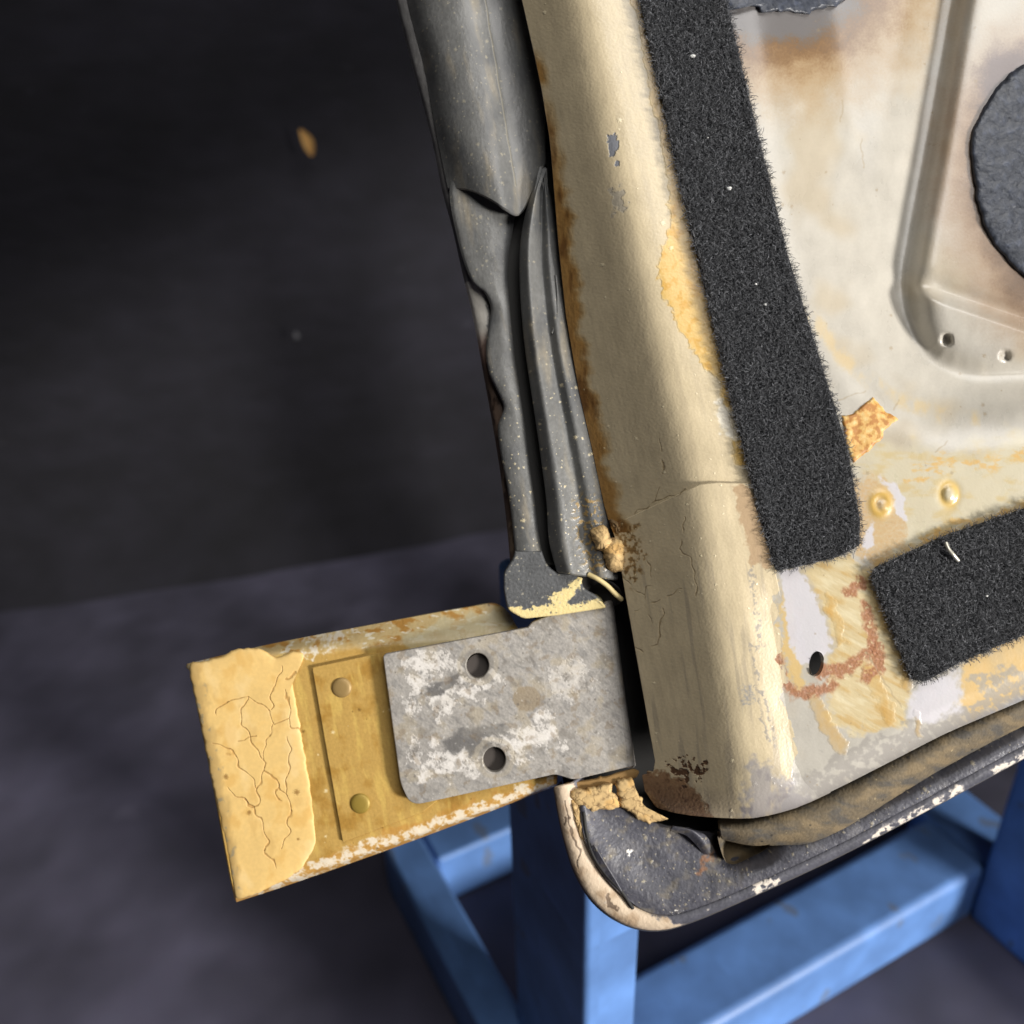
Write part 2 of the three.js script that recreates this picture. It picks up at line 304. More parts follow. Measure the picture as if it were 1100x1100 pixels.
function panelZ(u, v) {
  let z = -wallDrop(u, v);
  const d = CyS(u) - v;                                     // lower rolled edge
  if (d < 34) { const R = 34, k = clamp(R - d, 0, R * 0.995); z -= (R - Math.sqrt(R * R - k * k)) * 0.30; }
  if (u > 780 && v < 620) {
    const dE = segDist(u, v, EBOWL) * (inside(u, v, EPOLY) ? 1 : -1), dG = segDist(u, v, GROOVE), inG = inside(u, v, GPOLY), sG = inG ? dG : -dG;
    z -= 13 * sst(-12, 100, dE);
    z -= 5.6 * gauss(dG, inG ? 10 : 24);
    z += 3.4 * sst(-10, 34, sG);
    if (inG) {
      const dl = segDist(u, v, LEDGE), below = v > interp(LEDGE, Math.max(u, 966));
      const away = sst(6, 44, dG);
      z += away * (below ? 4.6 * (1 - clamp(dl / 66)) * sst(0, 14, dl) - 2.2 * gauss(dl, 8) : -2.2 * gauss(dl, 8));
      z -= 2.6 * (1 - sst(4, 8.5, Math.hypot((u - 1017) * 1.25, v - 365))) + 2.0 * (1 - sst(3, 8, Math.hypot((u - 1080) * 1.2, v - 382)));
    }
    z += 0.5 * ring(u, v, 946, 541, 11, 3) + 0.7 * (1 - sst(3, 7, Math.hypot((u - 948) * 1.2, v - 543)));
    z += 0.9 * (1 - sst(4, 12, Math.hypot((u - 1020) * 1.3, v - 531))) - 0.25 * ring(u, v, 1020, 531, 13, 3, 1.3);
  }
  return z + 0.18 * fbm(u * 0.012, v * 0.012, 2);
}

const ZC = { u0: 480, v0: -120, st: 4, w: 190, h: 280, d: null };
function panelZCached(u, v) {                               // the same relief, read from a lattice
  if (!ZC.d) { ZC.d = new Float32Array(ZC.w * ZC.h); for (let j = 0; j < ZC.h; j++) for (let i = 0; i < ZC.w; i++) ZC.d[j * ZC.w + i] = panelZ(ZC.u0 + i * ZC.st, ZC.v0 + j * ZC.st); }
  const x = clamp((u - ZC.u0) / ZC.st, 0, ZC.w - 1.01), y = clamp((v - ZC.v0) / ZC.st, 0, ZC.h - 1.01), i = Math.floor(x), j = Math.floor(y), a = x - i, b = y - j, o = j * ZC.w + i, d = ZC.d;
  return lerp(lerp(d[o], d[o + 1], a), lerp(d[o + ZC.w], d[o + ZC.w + 1], a), b);
}
// ---- colours of the pressed sheet: cream paint, bare grey metal, glue, rust, primer
const CREAM = [204, 188, 155], AMBER = [222, 176, 84], PALE = [178, 173, 162], STEEL = [168, 160, 152], WHITE = [196, 193, 196], RUST = [138, 84, 48], BROWN = [112, 78, 36];
const feltLeft = v => interp([[-60, 672], [0, 685], [200, 731], [430, 786], [612, 830], [700, 834], [780, 844], [820, 848], [850, 838], [900, 830]], v);
const P_amber = new Patch([[724, 195], [717, 250], [706, 288], [713, 322], [728, 346], [742, 372], [762, 400], [790, 420], [775, 360], [745, 240]], 3, 5, 0.08);
const P_chips = [new Patch([[653, 146], [660, 143], [665, 152], [662, 165], [655, 168], [652, 158]], 1, 2.5, 0.2), new Patch([[661, 172], [666, 172], [665, 178], [661, 177]], 1, 2, 0.2), new Patch([[655, 206], [668, 200], [672, 225], [660, 232]], 2, 6, 0.15)];
const P_bone = [new Patch([[770, 425], [788, 440], [797, 470], [790, 478], [772, 455]], 3, 7, 0.1)];
const P_primer = new Patch([[787, 524], [806, 522], [830, 596], [822, 612], [808, 606], [795, 562]], 2, 5, 0.1);
const P_lobe = new Patch([[685, 828], [712, 828], [735, 838], [752, 857], [768, 884], [680, 884]], 2.5, 5, 0.12);
const P_flakes = [new Patch([[715, 818], [736, 812], [748, 826], [752, 838], [735, 842], [722, 832]], 2, 8, 0.13), new Patch([[742, 815], [756, 818], [758, 832], [748, 836]], 2, 6, 0.2)];
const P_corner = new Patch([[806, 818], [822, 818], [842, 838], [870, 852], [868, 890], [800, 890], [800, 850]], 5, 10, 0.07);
const P_edgegrit = new Patch([[664, 560], [682, 566], [690, 600], [684, 622], [676, 626], [668, 612]], 4, 8, 0.1);
const wear = [new Streak([[806, 610], [812, 660], [818, 700]], 3, 1.5, 6, 0.08), new Streak([[806, 690], [812, 725], [816, 760], [824, 795]], 2.2, 1, 7, 0.12), new Streak([[820, 745], [826, 775], [832, 800]], 1.8, 1, 6, 0.14)];
const P_scuff = new Patch([[793, 738], [806, 734], [809, 752], [797, 756]], 2, 4, 0.15);
const hair = [[[660, 610], [690, 640], [700, 670]], [[680, 655], [730, 633]], [[676, 690], [690, 700], [705, 690], [712, 655]], [[735, 555], [728, 590], [742, 600], [748, 640]], [[706, 540], [712, 500], [708, 470]], [[668, 560], [695, 545], [735, 527]], [[690, 640], [700, 625], [696, 600]]].map(l => new Streak(l, 0.55, 0.4, 5, 0.09));
const P_white = [new Patch([[836, 616], [856, 608], [872, 632], [886, 662], [893, 698], [878, 712], [862, 714], [848, 690]], 2, 5, 0.09), new Patch([[976, 742], [1004, 728], [1031, 723], [1032, 760], [1002, 778], [978, 770]], 5, 7, 0.08), new Patch([[944, 512], [962, 518], [972, 540], [974, 558], [966, 556], [958, 534]], 2, 4, 0.1), new Patch([[928, 575], [938, 560], [938, 580], [930, 598]], 2, 4, 0.1)];
const P_glue = new Patch([[858, 606], [905, 596], [936, 612], [960, 668], [976, 736], [972, 776], [938, 790], [900, 780], [884, 750], [896, 700], [880, 645]], 5, 10, 0.05);
const P_tan = new Patch([[918, 516], [940, 512], [962, 528], [974, 556], [972, 590], [946, 604], [926, 600], [916, 560]], 4, 8, 0.07);
const P_edge = new Patch([[836, 620], [846, 640], [856, 690], [866, 735], [852, 742], [840, 700]], 4, 7, 0.09);
const S_rust = [new Streak([[829, 686], [834, 706], [842, 732], [854, 745], [878, 742], [894, 736]], 6, 3, 6, 0.09), new Streak([[880, 722], [905, 720], [925, 708], [942, 696], [944, 716], [930, 728]], 7, 3, 7, 0.09), new Streak([[930, 650], [936, 678], [938, 698]], 5, 2.5, 5, 0.1), new Streak([[912, 636], [926, 626]], 6, 3, 6, 0.12)];
const S_amber = [new Streak([[932, 612], [936, 628], [950, 664], [964, 690], [973, 712], [974, 734]], 6, 3, 5, 0.09), new Streak([[945, 606], [985, 588], [1040, 566], [1110, 540]], 5, 3, 5, 0.08), new Streak([[874, 750], [888, 780], [905, 802]], 7, 2.5, 5, 0.08), new Streak([[932, 720], [945, 745], [956, 770]], 7, 4, 6, 0.08), new Streak([[985, 766], [987, 790]], 3, 2, 4, 0.1), new Streak([[890, 640], [905, 690]], 5, 4, 8, 0.08)];
const P_glueR = new Patch([[1032, 716], [1100, 680], [1190, 640], [1190, 720], [1100, 748], [1044, 770], [1030, 750]], 5, 8, 0.06);
const S_ochre = [new Streak([[985, 505], [1020, 495], [1048, 500], [1100, 488]], 7, 6, 12, 0.05), new Streak([[975, 520], [1010, 505]], 4, 4, 8, 0.08), new Streak([[1000, 575], [1030, 562], [1060, 558]], 5, 4, 8, 0.08), new Streak([[990, 580], [1010, 572]], 3, 2, 5, 0.1)];
const P_rim = new Patch([[922, 506], [950, 470], [1000, 492], [1060, 480], [1200, 440], [1200, 560], [1060, 572], [980, 600], [950, 605]], 14, 14, 0.03);
const scratch = [[[930, 700], [955, 740], [968, 760]], [[900, 430], [930, 420]], [[1005, 485], [1018, 474]], [[960, 440], [966, 430]], [[905, 108], [903, 130]], [[925, 150], [928, 180]]].map(l => new Streak(l, 0.8, 0.5, 3, 0.1));
function sheetColour(u, v) {
  const fl = feltLeft(v) + (v > 600 ? 13 * fbm(u * 0.05, v * 0.05, 4) * sst(600, 640, v) : 0), alongU = (u - Bx(v)), fine = fbm(u * 0.35, v * 0.35, 3), mid = fbm(u * 0.05, v * 0.03, 4);
  const onWall = u < fl + 4;
  if (onWall) {
    col(CREAM); mul(1 + 0.05 * mid + 0.025 * fine);
    const streak = fbm((u - 0.24 * v) * 0.16, v * 0.006, 4);
    mix([182, 168, 140], clamp(0.5 * streak)); mix([216, 200, 164], clamp(-0.5 * streak));
    T.rough = 0.36 + 0.1 * mid + 0.05 * fine; T.h = 0.5 + 0.04 * fbm(u * 0.09, v * 0.05, 3) + 0.03 * fine;
    const eg = alongU - 9 - 13 * (0.5 + fbm(v * 0.035, 3.1, 4)) * sst(120, 250, v);           // glue and rust along the wall's foot
    const bk = (1 - sst(-8, 6, eg + 4 * fbm(u * 0.08, v * 0.05, 3))) * (v < 572 ? 1 : 0.0) * lerp(sst(0.0, 0.3, fbm(v * 0.02, 8, 2)), 1, sst(90, 220, v));
    mix([150, 104, 42], bk * 0.8); mix([104, 68, 26], bk * sst(0.0, 0.5, fbm(u * 0.06, v * 0.02, 3)) * 0.8);
    if (bk > 0.3) { T.rough = 0.6; T.h += 0.1 * fbm(u * 0.2, v * 0.1, 3); }
    const ag = fl - u - 5 - 7 * (0.5 + fbm(v * 0.02, 9.7, 3)), ab = v < 500 ? 1 - sst(-3, 4, ag + 3 * fbm(u * 0.1, v * 0.1, 3)) : 0;
    mix(AMBER, ab * 0.8); const pa = P_amber.at(u, v); mix([222, 182, 100], pa * 0.8); mix([208, 158, 66], pa * sst(0.0, 0.4, fbm(u * 0.07, v * 0.07, 3)) * 0.7); if (pa + ab > 0.4) { T.rough = 0.3; T.h += 0.08; }
    for (const p of P_chips) { const k = p.at(u, v) * (p === P_chips[2] ? 0.35 : 1); mix([128, 130, 136], k); if (k > 0.3) { T.h -= 0.18 * k; T.rough = 0.5; } }
    for (const p of P_bone) mix([236, 232, 220], p.at(u, v) * 0.7);
    if (v > 505) {
      const k = P_primer.at(u, v); mix([172, 146, 112], k); if (k > 0.5) T.rough = 0.7;
      for (const w of wear) mix([146, 140, 132], w.at(u, v) * sst(-0.15, 0.2, fbm(u * 0.2, v * 0.2, 3)) * 0.75);
      mix([150, 148, 146], P_scuff.at(u, v) * (0.5 + fine));
      const gs = 0.8 * sst(0.15, 0.5, fbm((u - 0.14 * v) * 0.12, v * 0.009, 3)) * sst(560, 640, v); mix([150, 140, 124], gs * 0.5);
      const q = P_edgegrit.at(u, v) * sst(-0.25, 0.25, fbm(u * 0.2, v * 0.15, 4)); mix([118, 88, 48], q * 0.8); if (q > 0.3) T.h += 0.16 * fine;
      const lo = P_lobe.at(u, v); mix([140, 108, 76], lo); mix([106, 76, 50], lo * sst(0, 0.6, fbm(u * 0.15, v * 0.15, 4))); mix([150, 122, 88], lo * sst(0.25, 0.5, fbm(u * 0.25 + 9, v * 0.25, 3))); if (lo > 0.4) { T.rough = 0.85; T.h = 0.45 + 0.05 * fine; }
      for (const p of P_flakes) { const f = p.at(u, v) * sst(-0.1, 0.15, fbm(u * 0.13, v * 0.13, 3)); mix([86, 58, 34], f); if (f > 0.3) { T.h -= 0.35 * f; T.rough = 0.8; } }
    }
    for (const s of hair) { const k = s.at(u, v) * sst(-0.35, 0.1, fbm(u * 0.06, v * 0.06, 2)); mix([124, 102, 70], k * 0.5); T.h -= 0.12 * k; }
    const du = specks(u, v, 5, 0.05) * sst(330, 420, v) * (1 - sst(600, 700, v)) + specks(u + 40, v, 9, 0.03); mix([238, 226, 190], clamp(du) * 0.8); T.h += 0.12 * clamp(du);
  } else {
    col(PALE); mul(1 + 0.05 * mid + 0.018 * fine); T.rough = 0.3 + 0.06 * mid; T.h = 0.5 + 0.05 * fbm(u * 0.04, v * 0.04, 3) + 0.015 * fine;
    mix([170, 154, 126], 0.45 * sst(0.0, 0.5, fbm(u * 0.012 + 3, v * 0.012, 3)));
    // scorched paint round the sound-deadening pads
    const gr = fbm(u * 0.4, v * 0.4, 3) * 10 + fbm(u * 0.05, v * 0.05, 3) * 18;
    const dA = Math.hypot((u - 832) * 0.82, (v + 22) * 1.15) + gr, dB = segDist(u, v, [[1110, 110], [1085, 140], [1080, 200], [1120, 290]]) + gr * 0.5;
    mix([152, 124, 88], 0.85 * (1 - sst(85, 205, dA))); mix([108, 82, 58], 0.85 * (1 - sst(78, 132, dA))); mix([104, 103, 104], 0.92 * (1 - sst(62, 96, dA)));
    mix([148, 122, 98], 0.85 * (1 - sst(34, 112, dB))); mix([96, 82, 72], 0.7 * (1 - sst(24, 62, dB))); mix([104, 96, 98], 0.8 * (1 - sst(26, 58, segDist(u, v, [[1130, 90], [1090, 92]]) + gr * 0.6)));
    mix([196, 170, 120], 0.5 * (1 - sst(2, 12, segDist(u, v, [[870, 335], [905, 385], [955, 425], [1010, 446], [1060, 450]]) + 3 * fine)) * sst(-0.3, 0.3, mid));
    const rim = P_rim.at(u, v); mix([194, 185, 158], rim * 0.8); mix([188, 168, 122], rim * sst(0, 0.5, fbm(u * 0.03, v * 0.06, 4)) * 0.7);
    for (const s of S_ochre) mix([202, 160, 92], s.at(u, v) * 0.7 * sst(-0.2, 0.4, fbm(u * 0.08, v * 0.16, 3)));
    if (v > 500) {
      const g = P_glue.at(u, v); mix([198, 180, 138], g * 0.9); const bands = fbm((u + 0.55 * v) * 0.02, (v - 0.55 * u) * 0.09, 4);
      mix([184, 152, 96], g * sst(0.0, 0.5, bands) * 0.7); mix([208, 196, 162], g * sst(0.1, 0.5, -bands) * 0.8); T.h += 0.1 * g * bands;
      mix([186, 158, 118], P_tan.at(u, v) * (0.75 + 0.5 * fine));
      mix([206, 172, 106], P_edge.at(u, v) * 0.75);
      mix([202, 170, 112], P_glueR.at(u, v) * (0.85 + 0.3 * mid));
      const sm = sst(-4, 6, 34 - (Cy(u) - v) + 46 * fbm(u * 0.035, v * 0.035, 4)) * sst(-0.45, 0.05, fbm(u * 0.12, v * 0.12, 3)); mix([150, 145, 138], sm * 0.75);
      for (const s of S_amber) { const k = s.at(u, v); mix([188, 144, 72], k * (0.42 + 0.5 * mid)); if (k > 0.3) { T.rough = 0.28; T.h += 0.1 * k; } }
      for (const s of S_rust) { const k = s.at(u, v) * sst(-0.7, -0.1, fbm(u * 0.16, v * 0.16, 4)); mix([148, 98, 66], k * 0.85); mix([172, 128, 104], k * sst(0.0, 0.4, fbm(u * 0.3, v * 0.3, 3)) * 0.8); if (k > 0.3) { T.rough = 0.85; T.h += 0.1 * fine; } }
      for (const p of P_white) mix(WHITE, p.at(u, v) * 0.95);
    }
    mix([196, 158, 72], 0.75 * ring(u, v, 946, 541, 11, 4)); mix([206, 168, 84], 0.7 * ring(u, v, 1020, 531, 11, 3.5, 1.3));
    for (const s of scratch) mix([150, 134, 108], s.at(u, v) * 0.4);
    const du = specks(u, v, 9, 0.03); mix([140, 122, 96], du * 0.5);
  }
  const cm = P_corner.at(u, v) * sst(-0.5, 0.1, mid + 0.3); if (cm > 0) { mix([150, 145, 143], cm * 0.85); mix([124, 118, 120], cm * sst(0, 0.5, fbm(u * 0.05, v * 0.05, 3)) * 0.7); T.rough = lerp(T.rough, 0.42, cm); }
}
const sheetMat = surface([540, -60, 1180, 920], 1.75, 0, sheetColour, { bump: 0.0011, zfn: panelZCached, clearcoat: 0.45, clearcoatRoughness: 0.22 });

const door = thing('car_door', 'cream painted car door corner with pressed inner panel, felt strips and rusty glue stains', 'car door', [820, 900, -40]);
const HOLE = [877, 713, 7.6, 13.5, 0.12];
{
  const N = 520, M = 310, P = [], UV = [];
  for (let i = 0; i <= N; i++) { const row = [], ruv = []; for (let j = 0; j <= M; j++) {
    const s = i / N, t = j / M; let u = 700, v = 400;
    const tt = t * 0.5 + 0.5 * t * t, ss = 1 - Math.pow(1 - s, 1.12);
    for (let k = 0; k < 7; k++) { u = lerp(Bx(v) + (v > 560 ? 5 : 0), 1420, tt); v = lerp(-240, Cy(u) - 1, ss); }
    const [hu, hv, ra, rb, tn] = HOLE, du = u - hu, dv = v - hv, c = Math.cos(tn), d = Math.sin(tn), x = (du * c + dv * d) / ra, y = (-du * d + dv * c) / rb, r = Math.hypot(x, y);
    let hole = r < 1;
    if (r > 0.72 && r < 1.22) { const X = x / r * ra, Y = y / r * rb; u = hu + X * c - Y * d; v = hv + X * d + Y * c; hole = false; }
    row.push(at(u, v, panelZ(u, v))); ruv.push(hole);
  } P.push(row); UV.push(ruv); }
  const keep = (i, j) => !(UV[i][j] || UV[i + 1][j] || UV[i][j + 1] || UV[i + 1][j + 1]) ;
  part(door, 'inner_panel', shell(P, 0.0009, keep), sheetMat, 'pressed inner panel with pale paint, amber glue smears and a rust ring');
  // rim of the hole
  const rimPts = []; for (let k = 0; k <= 40; k++) { const a = k / 40 * Math.PI * 2, c = Math.cos(HOLE[4]), d = Math.sin(HOLE[4]), x = Math.cos(a) * HOLE[2], y = Math.sin(a) * HOLE[3]; rimPts.push([HOLE[0] + x * c - y * d, HOLE[1] + x * d + y * c]); }
  const wallP = [0, 1, 2].map(q => rimPts.map(([u, v]) => { const p = at(u, v, 0); p.z = (panelZ(u, v) + 0.12 - q * 1.6) / 1000; return p; }));
  part(door, 'hole_rim', shell(wallP, 0), sheetMat);
}
{ // overlapping corner cap, one sheet thickness proud
  const topV = u => interp([[655, 566], [668, 560], [700, 545], [752, 521], [770, 519], [803, 520], [840, 521]], u);
  const right = v => interp([[500, 797], [520, 803], [612, 832], [660, 842], [820, 868], [840, 880], [860, 900]], v);
  const N = 230, M = 110, P = [];
  for (let i = 0; i <= N; i++) { const row = []; for (let j = 0; j <= M; j++) {
    const s = i / N, t = j / M; let u = 740, v = 700; const ss = 1 - Math.pow(1 - s, 1.2);
    for (let k = 0; k < 8; k++) { u = lerp(Bx(v), right(v), t); v = lerp(topV(u), Cy(u), ss); }
    const fade = t > 0.72 && v > 600 ? 1.5 * (1 - sst(0.72, 1.0, t)) - 0.5 : 1;                 // its free edge is filled over further down
    row.push(at(u, v, panelZ(u, v) + 0.25 + 1.4 * (v > 600 ? lerp(1, fade, sst(600, 660, v)) : 1)));
  } P.push(row); }
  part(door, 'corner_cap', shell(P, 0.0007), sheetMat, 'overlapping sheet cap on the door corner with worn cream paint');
}
{ // outer skin closing the door, extended unseen to shade the backdrop
  const g = plate([[440, -60], [470, 90], [505, 240], [535, 400], [560, 560], [572, 650], [590, 740], [606, 846], [616, 900], [632, 935], [655, 962], [690, 982], [745, 976], [900, 906], [1100, 800], [1165, 768], [2500, 180], [2500, -760], [270, -760]], [], -47, 2, 0);
  part(door, 'outer_skin', g, plain(0x1c1b1a, 0.85));
}

// ---- left hem of the outer skin, with the flaked edge
const HEM = [[412, -60], [425, 0], [440, 60], [455, 115], [466, 160], [475, 205], [487, 250], [497, 295], [508, 340], [518, 395], [528, 450], [537, 505], [544, 560], [548, 604]];
const P_hemwhite = [new Patch([[499, 302], [512, 303], [524, 322], [526, 345], [518, 372], [510, 384]], 2, 4, 0.1)];
const hemMat = surface([380, -70, 640, 660], 1.6, -34, (u, v) => {
  const f = fbm(u * 0.2, v * 0.1, 4), m = fbm(u * 0.05, v * 0.02, 3), e = u - interp(HEM.map(([a, b]) => [b, a]), v);
  col([128, 126, 124]); mul(1 + 0.12 * m + 0.1 * f); T.rough = 0.5; T.h = 0.5 + 0.2 * f;
  const low = sst(360, 400, v); mix([96, 76, 62], low * 0.85); mix([150, 132, 112], low * sst(0.1, 0.4, fbm(u * 0.1, v * 0.02, 4)) * 0.8); mix([58, 44, 36], low * sst(0.1, 0.5, fbm(u * 0.15 + 7, v * 0.05, 3)));
  for (const p of P_hemwhite) { mix([224, 218, 206], p.at(u, v)); }
  mix([140, 110, 96], sst(350, 372, v) * (1 - sst(385, 400, v)) * 0.7);
}, { bump: 0.0006 });
{
  const r0 = HEM.map(([u, v]) => [u, v, -39]), r1 = HEM.map(([u, v]) => [u + 4, v, -36]), r2 = HEM.map(([u, v]) => [u + 14, v, -34.5]), r3 = HEM.map(([u, v]) => [u + 26, v, -36.5]), r4 = HEM.map(([u, v]) => [u + 42, v, -39.5]);
  part(door, 'side_hem', loft([r0, r1, r2, r3, r4], 150, 24, 1.2, (x, y, s, t) => 0.5 * fbm(x * 0.15, y * 0.15, 3)), hemMat, 'flaked folded edge of the outer skin beside the rubber seal');
}
// ---- lower hem of the outer skin, running round the corner
const LIP = [[596, 846], [600, 870], [607, 902], [619, 938], [638, 968], [662, 987], [688, 997], [714, 998], [745, 989], [800, 966], [900, 920], [1000, 868], [1100, 814], [1180, 770]];
const LIPIN = [[614, 842], [619, 868], [626, 897], [638, 925], [654, 948], [676, 968], [694, 979], [714, 982], [742, 976], [796, 954], [895, 908], [994, 856], [1094, 802], [1176, 758]];
const P_lipbeige = new Patch([[592, 838], [620, 838], [628, 880], [634, 915], [650, 940], [676, 962], [700, 980], [725, 990], [740, 1000], [690, 1006], [640, 990], [606, 930]], 2, 5, 0.08);
const P_lipflake = [new Patch([[1000, 858], [1030, 842], [1038, 850], [985, 886], [950, 902], [930, 905], [940, 892]], 2, 4, 0.1), new Patch([[1062, 826], [1110, 800], [1110, 812], [1070, 836]], 2, 5, 0.1), new Patch([[806, 948], [822, 942], [838, 944], [830, 958], [808, 962]], 1.5, 6, 0.16)];
const lipCrack = [new Streak([[606, 860], [612, 890], [622, 912], [620, 932]], 0.9, 0.5, 4, 0.1), new Streak([[610, 876], [606, 884]], 1.4, 0.7, 4, 0.2), new Streak([[652, 962], [656, 972], [662, 975]], 2.2, 1, 4, 0.2)];
const lipMat = surface([580, 740, 1190, 1020], 1.9, -31, (u, v) => {
  const f = fbm(u * 0.25, v * 0.25, 3), m = fbm(u * 0.04, v * 0.04, 3);
  col([78, 78, 86]); mul(1 + 0.14 * m + 0.1 * f); T.rough = 0.6; T.h = 0.5 + 0.14 * f;
  const b = P_lipbeige.at(u, v); mix([204, 184, 158], b); mix([176, 152, 124], b * sst(0, 0.5, m)); if (b > 0.5) T.h += 0.12;
  for (const p of P_lipflake) { const k = p.at(u, v) * sst(-0.3, 0.1, 0.4 * f + fbm(u * 0.1, v * 0.1, 3)); mix([216, 206, 192], k); T.h += 0.15 * k; }
  for (const s of lipCrack) { const k = s.at(u, v); mix([96, 80, 66], k * 0.7); T.h -= 0.2 * k; }
  mix([206, 196, 180], specks(u, v, 6, 0.05) * 0.7);
}, { bump: 0.0007 });
{
  const off = (z) => ([u, v]) => [u, v, z];
  const side = LIP.map(([u, v]) => [u, v + 0, -37]), edge = LIP.map(off(-31.5)), in1 = LIP.map((p, i) => [lerp(p[0], LIPIN[i][0], 0.4), lerp(p[1], LIPIN[i][1], 0.4), -29.5]), in2 = LIPIN.map(off(-30.5)), in3 = LIPIN.map(([u, v]) => [u + 12, v - 10, -34]);
  part(door, 'lower_hem', loft([side, edge, in1, in2, in3], 220, 24, 1.0, (x, y) => 0.25 * fbm(x * 0.2, y * 0.2, 3)), lipMat, 'folded lower lip of the outer skin with chipped beige paint');
  // the skin's outer face below the lip
  part(door, 'skin_edge', loft([LIP.map(([u, v]) => [u - 0.5, v + 1.5, -33.5]), LIP.map(([u, v]) => [u - 1.5, v + 2, -36.5]), LIP.map(([u, v]) => [u + 6, v - 6, -44])], 200, 8, 0.8), plain(0x4a4642, 0.5));
}

// ---- felt strips
const FELT1 = [[676, -40], [771, -40], [780, 0], [806, 110], [845, 270], [885, 400], [910, 480], [924, 560], [923, 586], [900, 598], [870, 606], [833, 614], [828, 596], [786, 432], [732, 205], [687, 0]];
const FELT2 = [[935, 619], [940, 609], [952, 604], [1012, 576], [1100, 546], [1170, 520], [1170, 648], [1100, 682], [1032, 711], [994, 732], [980, 730], [974, 718], [955, 668]];
const feltBase = new THREE.MeshPhysicalMaterial({ color: 0x25272b, roughness: 1, sheen: 0.3, sheenColor: new THREE.Color(0x30343c), side: THREE.DoubleSide });
const fibreGeo = (() => {                                   // one curly fibre, unit length along +z
  const c = new THREE.CatmullRomCurve3([[0, 0, 0], [0.06, 0.02, 0.35], [0.26, 0.05, 0.7], [0.55, -0.02, 0.86]].map(p => new THREE.Vector3(...p)));
  const g = new THREE.TubeGeometry(c, 4, 0.03, 3); return g;
})();
const fibreMat = new THREE.MeshPhysicalMaterial({ color: 0xffffff, roughness: 0.7, side: THREE.DoubleSide });
function feltStrip(poly, seed, count, label) {
  // slab: a grid inside the outline following the panel
  const z = (u, v) => panelZ(u, v) + 0.25;
  const g = feltSlab(poly, z, 1.7);
  const strip = part(door, 'felt_strip', g, feltBase, label);
  const box = makeBox(poly, 0), r = rng(seed), inst = new THREE.InstancedMesh(fibreGeo, fibreMat, count), closed = [...poly, poly[0]];
  const M4 = new THREE.Matrix4(), q = new THREE.Quaternion(), q2 = new THREE.Quaternion(), s = new THREE.Vector3(), c = new THREE.Color(), up = new THREE.Vector3(0, 0, 1), b = bases.get(door);
  let n = 0;
  while (n < count) {
    const u = lerp(box[0], box[2], r()), v = lerp(Math.max(box[1], -30), box[3], r()); if (u > 1130 || !inside(u, v, poly)) continue;
    const edge = segDist(u, v, closed), lean = edge < 6 ? 0.9 : 0.55;
    const dir = new THREE.Vector3((r() - 0.5) * 2 * lean + 0.25 * n2(u * 0.05, v * 0.05), (r() - 0.5) * 2 * lean + 0.25 * n2(u * 0.05 + 9, v * 0.05), 0.75).normalize();
    q.setFromUnitVectors(up, dir); q2.setFromAxisAngle(up, r() * 6.283); q.multiply(q2);
    const L = (edge < 6 ? 2.3 : 1.9) * (0.6 + 0.9 * r() * r() + 0.3) / 1000; s.set(L, L, L);
    const p = at(u, v, z(u, v) + 1.3 + 0.5 * r()); p.sub(b);
    inst.setMatrixAt(n, M4.compose(p, q, s));
    const k = 0.06 + 0.2 * r() * r() + (r() < 0.05 ? 0.15 : 0); c.setRGB(k, k * 1.03, k * 1.1); inst.setColorAt(n, c);
    n++;
  }
  inst.name = 'felt_pile'; inst.userData.kind = 'stuff'; inst.castShadow = inst.receiveShadow = true; strip.add(inst);
  return strip;
}
function feltSlab(poly, z, h) {                             // pad with a soft, slightly ragged edge over a long outline
  const shp = new THREE.Shape(roundCorners(poly, 5).map(([u, v]) => new THREE.Vector2(u, v)));
  const [u0, v0, u1, v1] = makeBox(poly, 0), st = 4, pos = [], idx = [], id = new Map(), closed = [...poly, poly[0]];
  const nx = Math.ceil((u1 - u0) / st) + 2, ny = Math.ceil((v1 - v0) / st) + 2;
  const put = (i, j) => { const k = j * 4096 + i; if (id.has(k)) return id.get(k);
    let u = u0 + (i - 1) * st, v = v0 + (j - 1) * st; const ins = inside(u, v, poly), d = segDist(u, v, closed);
    if (d < st * 0.75 || !ins) { let best = 1e9, bu = u, bv = v; for (let a = 0; a + 1 < closed.length; a++) { const [ax, ay] = closed[a], dx = closed[a + 1][0] - ax, dy = closed[a + 1][1] - ay; const t = clamp(((u - ax) * dx + (v - ay) * dy) / (dx * dx + dy * dy)), ex = ax + t * dx, ey = ay + t * dy, w = Math.hypot(ex - u, ey - v); if (w < best) { best = w; bu = ex; bv = ey; } } u = bu; v = bv; }
    const dd = ins ? d : 0, hh = dd < 1 ? -0.1 : h * Math.sqrt(1 - Math.pow(1 - clamp(dd / 5), 2)) + 0.25 * fbm(u * 0.15, v * 0.15, 3);
    const p = at(u, v, z(u, v) + hh); pos.push(p.x, p.y, p.z); id.set(k, pos.length / 3 - 1); return pos.length / 3 - 1; };
  for (let j = 0; j < ny; j++) for (let i = 0; i < nx; i++) {
    const cu = u0 + (i - 0.5) * st, cv = v0 + (j - 0.5) * st; if (!inside(cu, cv, poly)) continue;
    const a = put(i, j), b = put(i + 1, j), c = put(i + 1, j + 1), d = put(i, j + 1); idx.push(a, d, b, b, d, c);
  }
  const g = new THREE.BufferGeometry(); g.setAttribute('position', new THREE.Float32BufferAttribute(pos, 3)); g.setIndex(idx); g.computeVertexNormals(); return g;
}
feltStrip(FELT1, 21, 62000, 'long black fuzzy felt strip glued beside the cream side wall');
const felt2 = feltStrip(FELT2, 22, 26000, 'black fuzzy felt patch with amber glue along its edge');
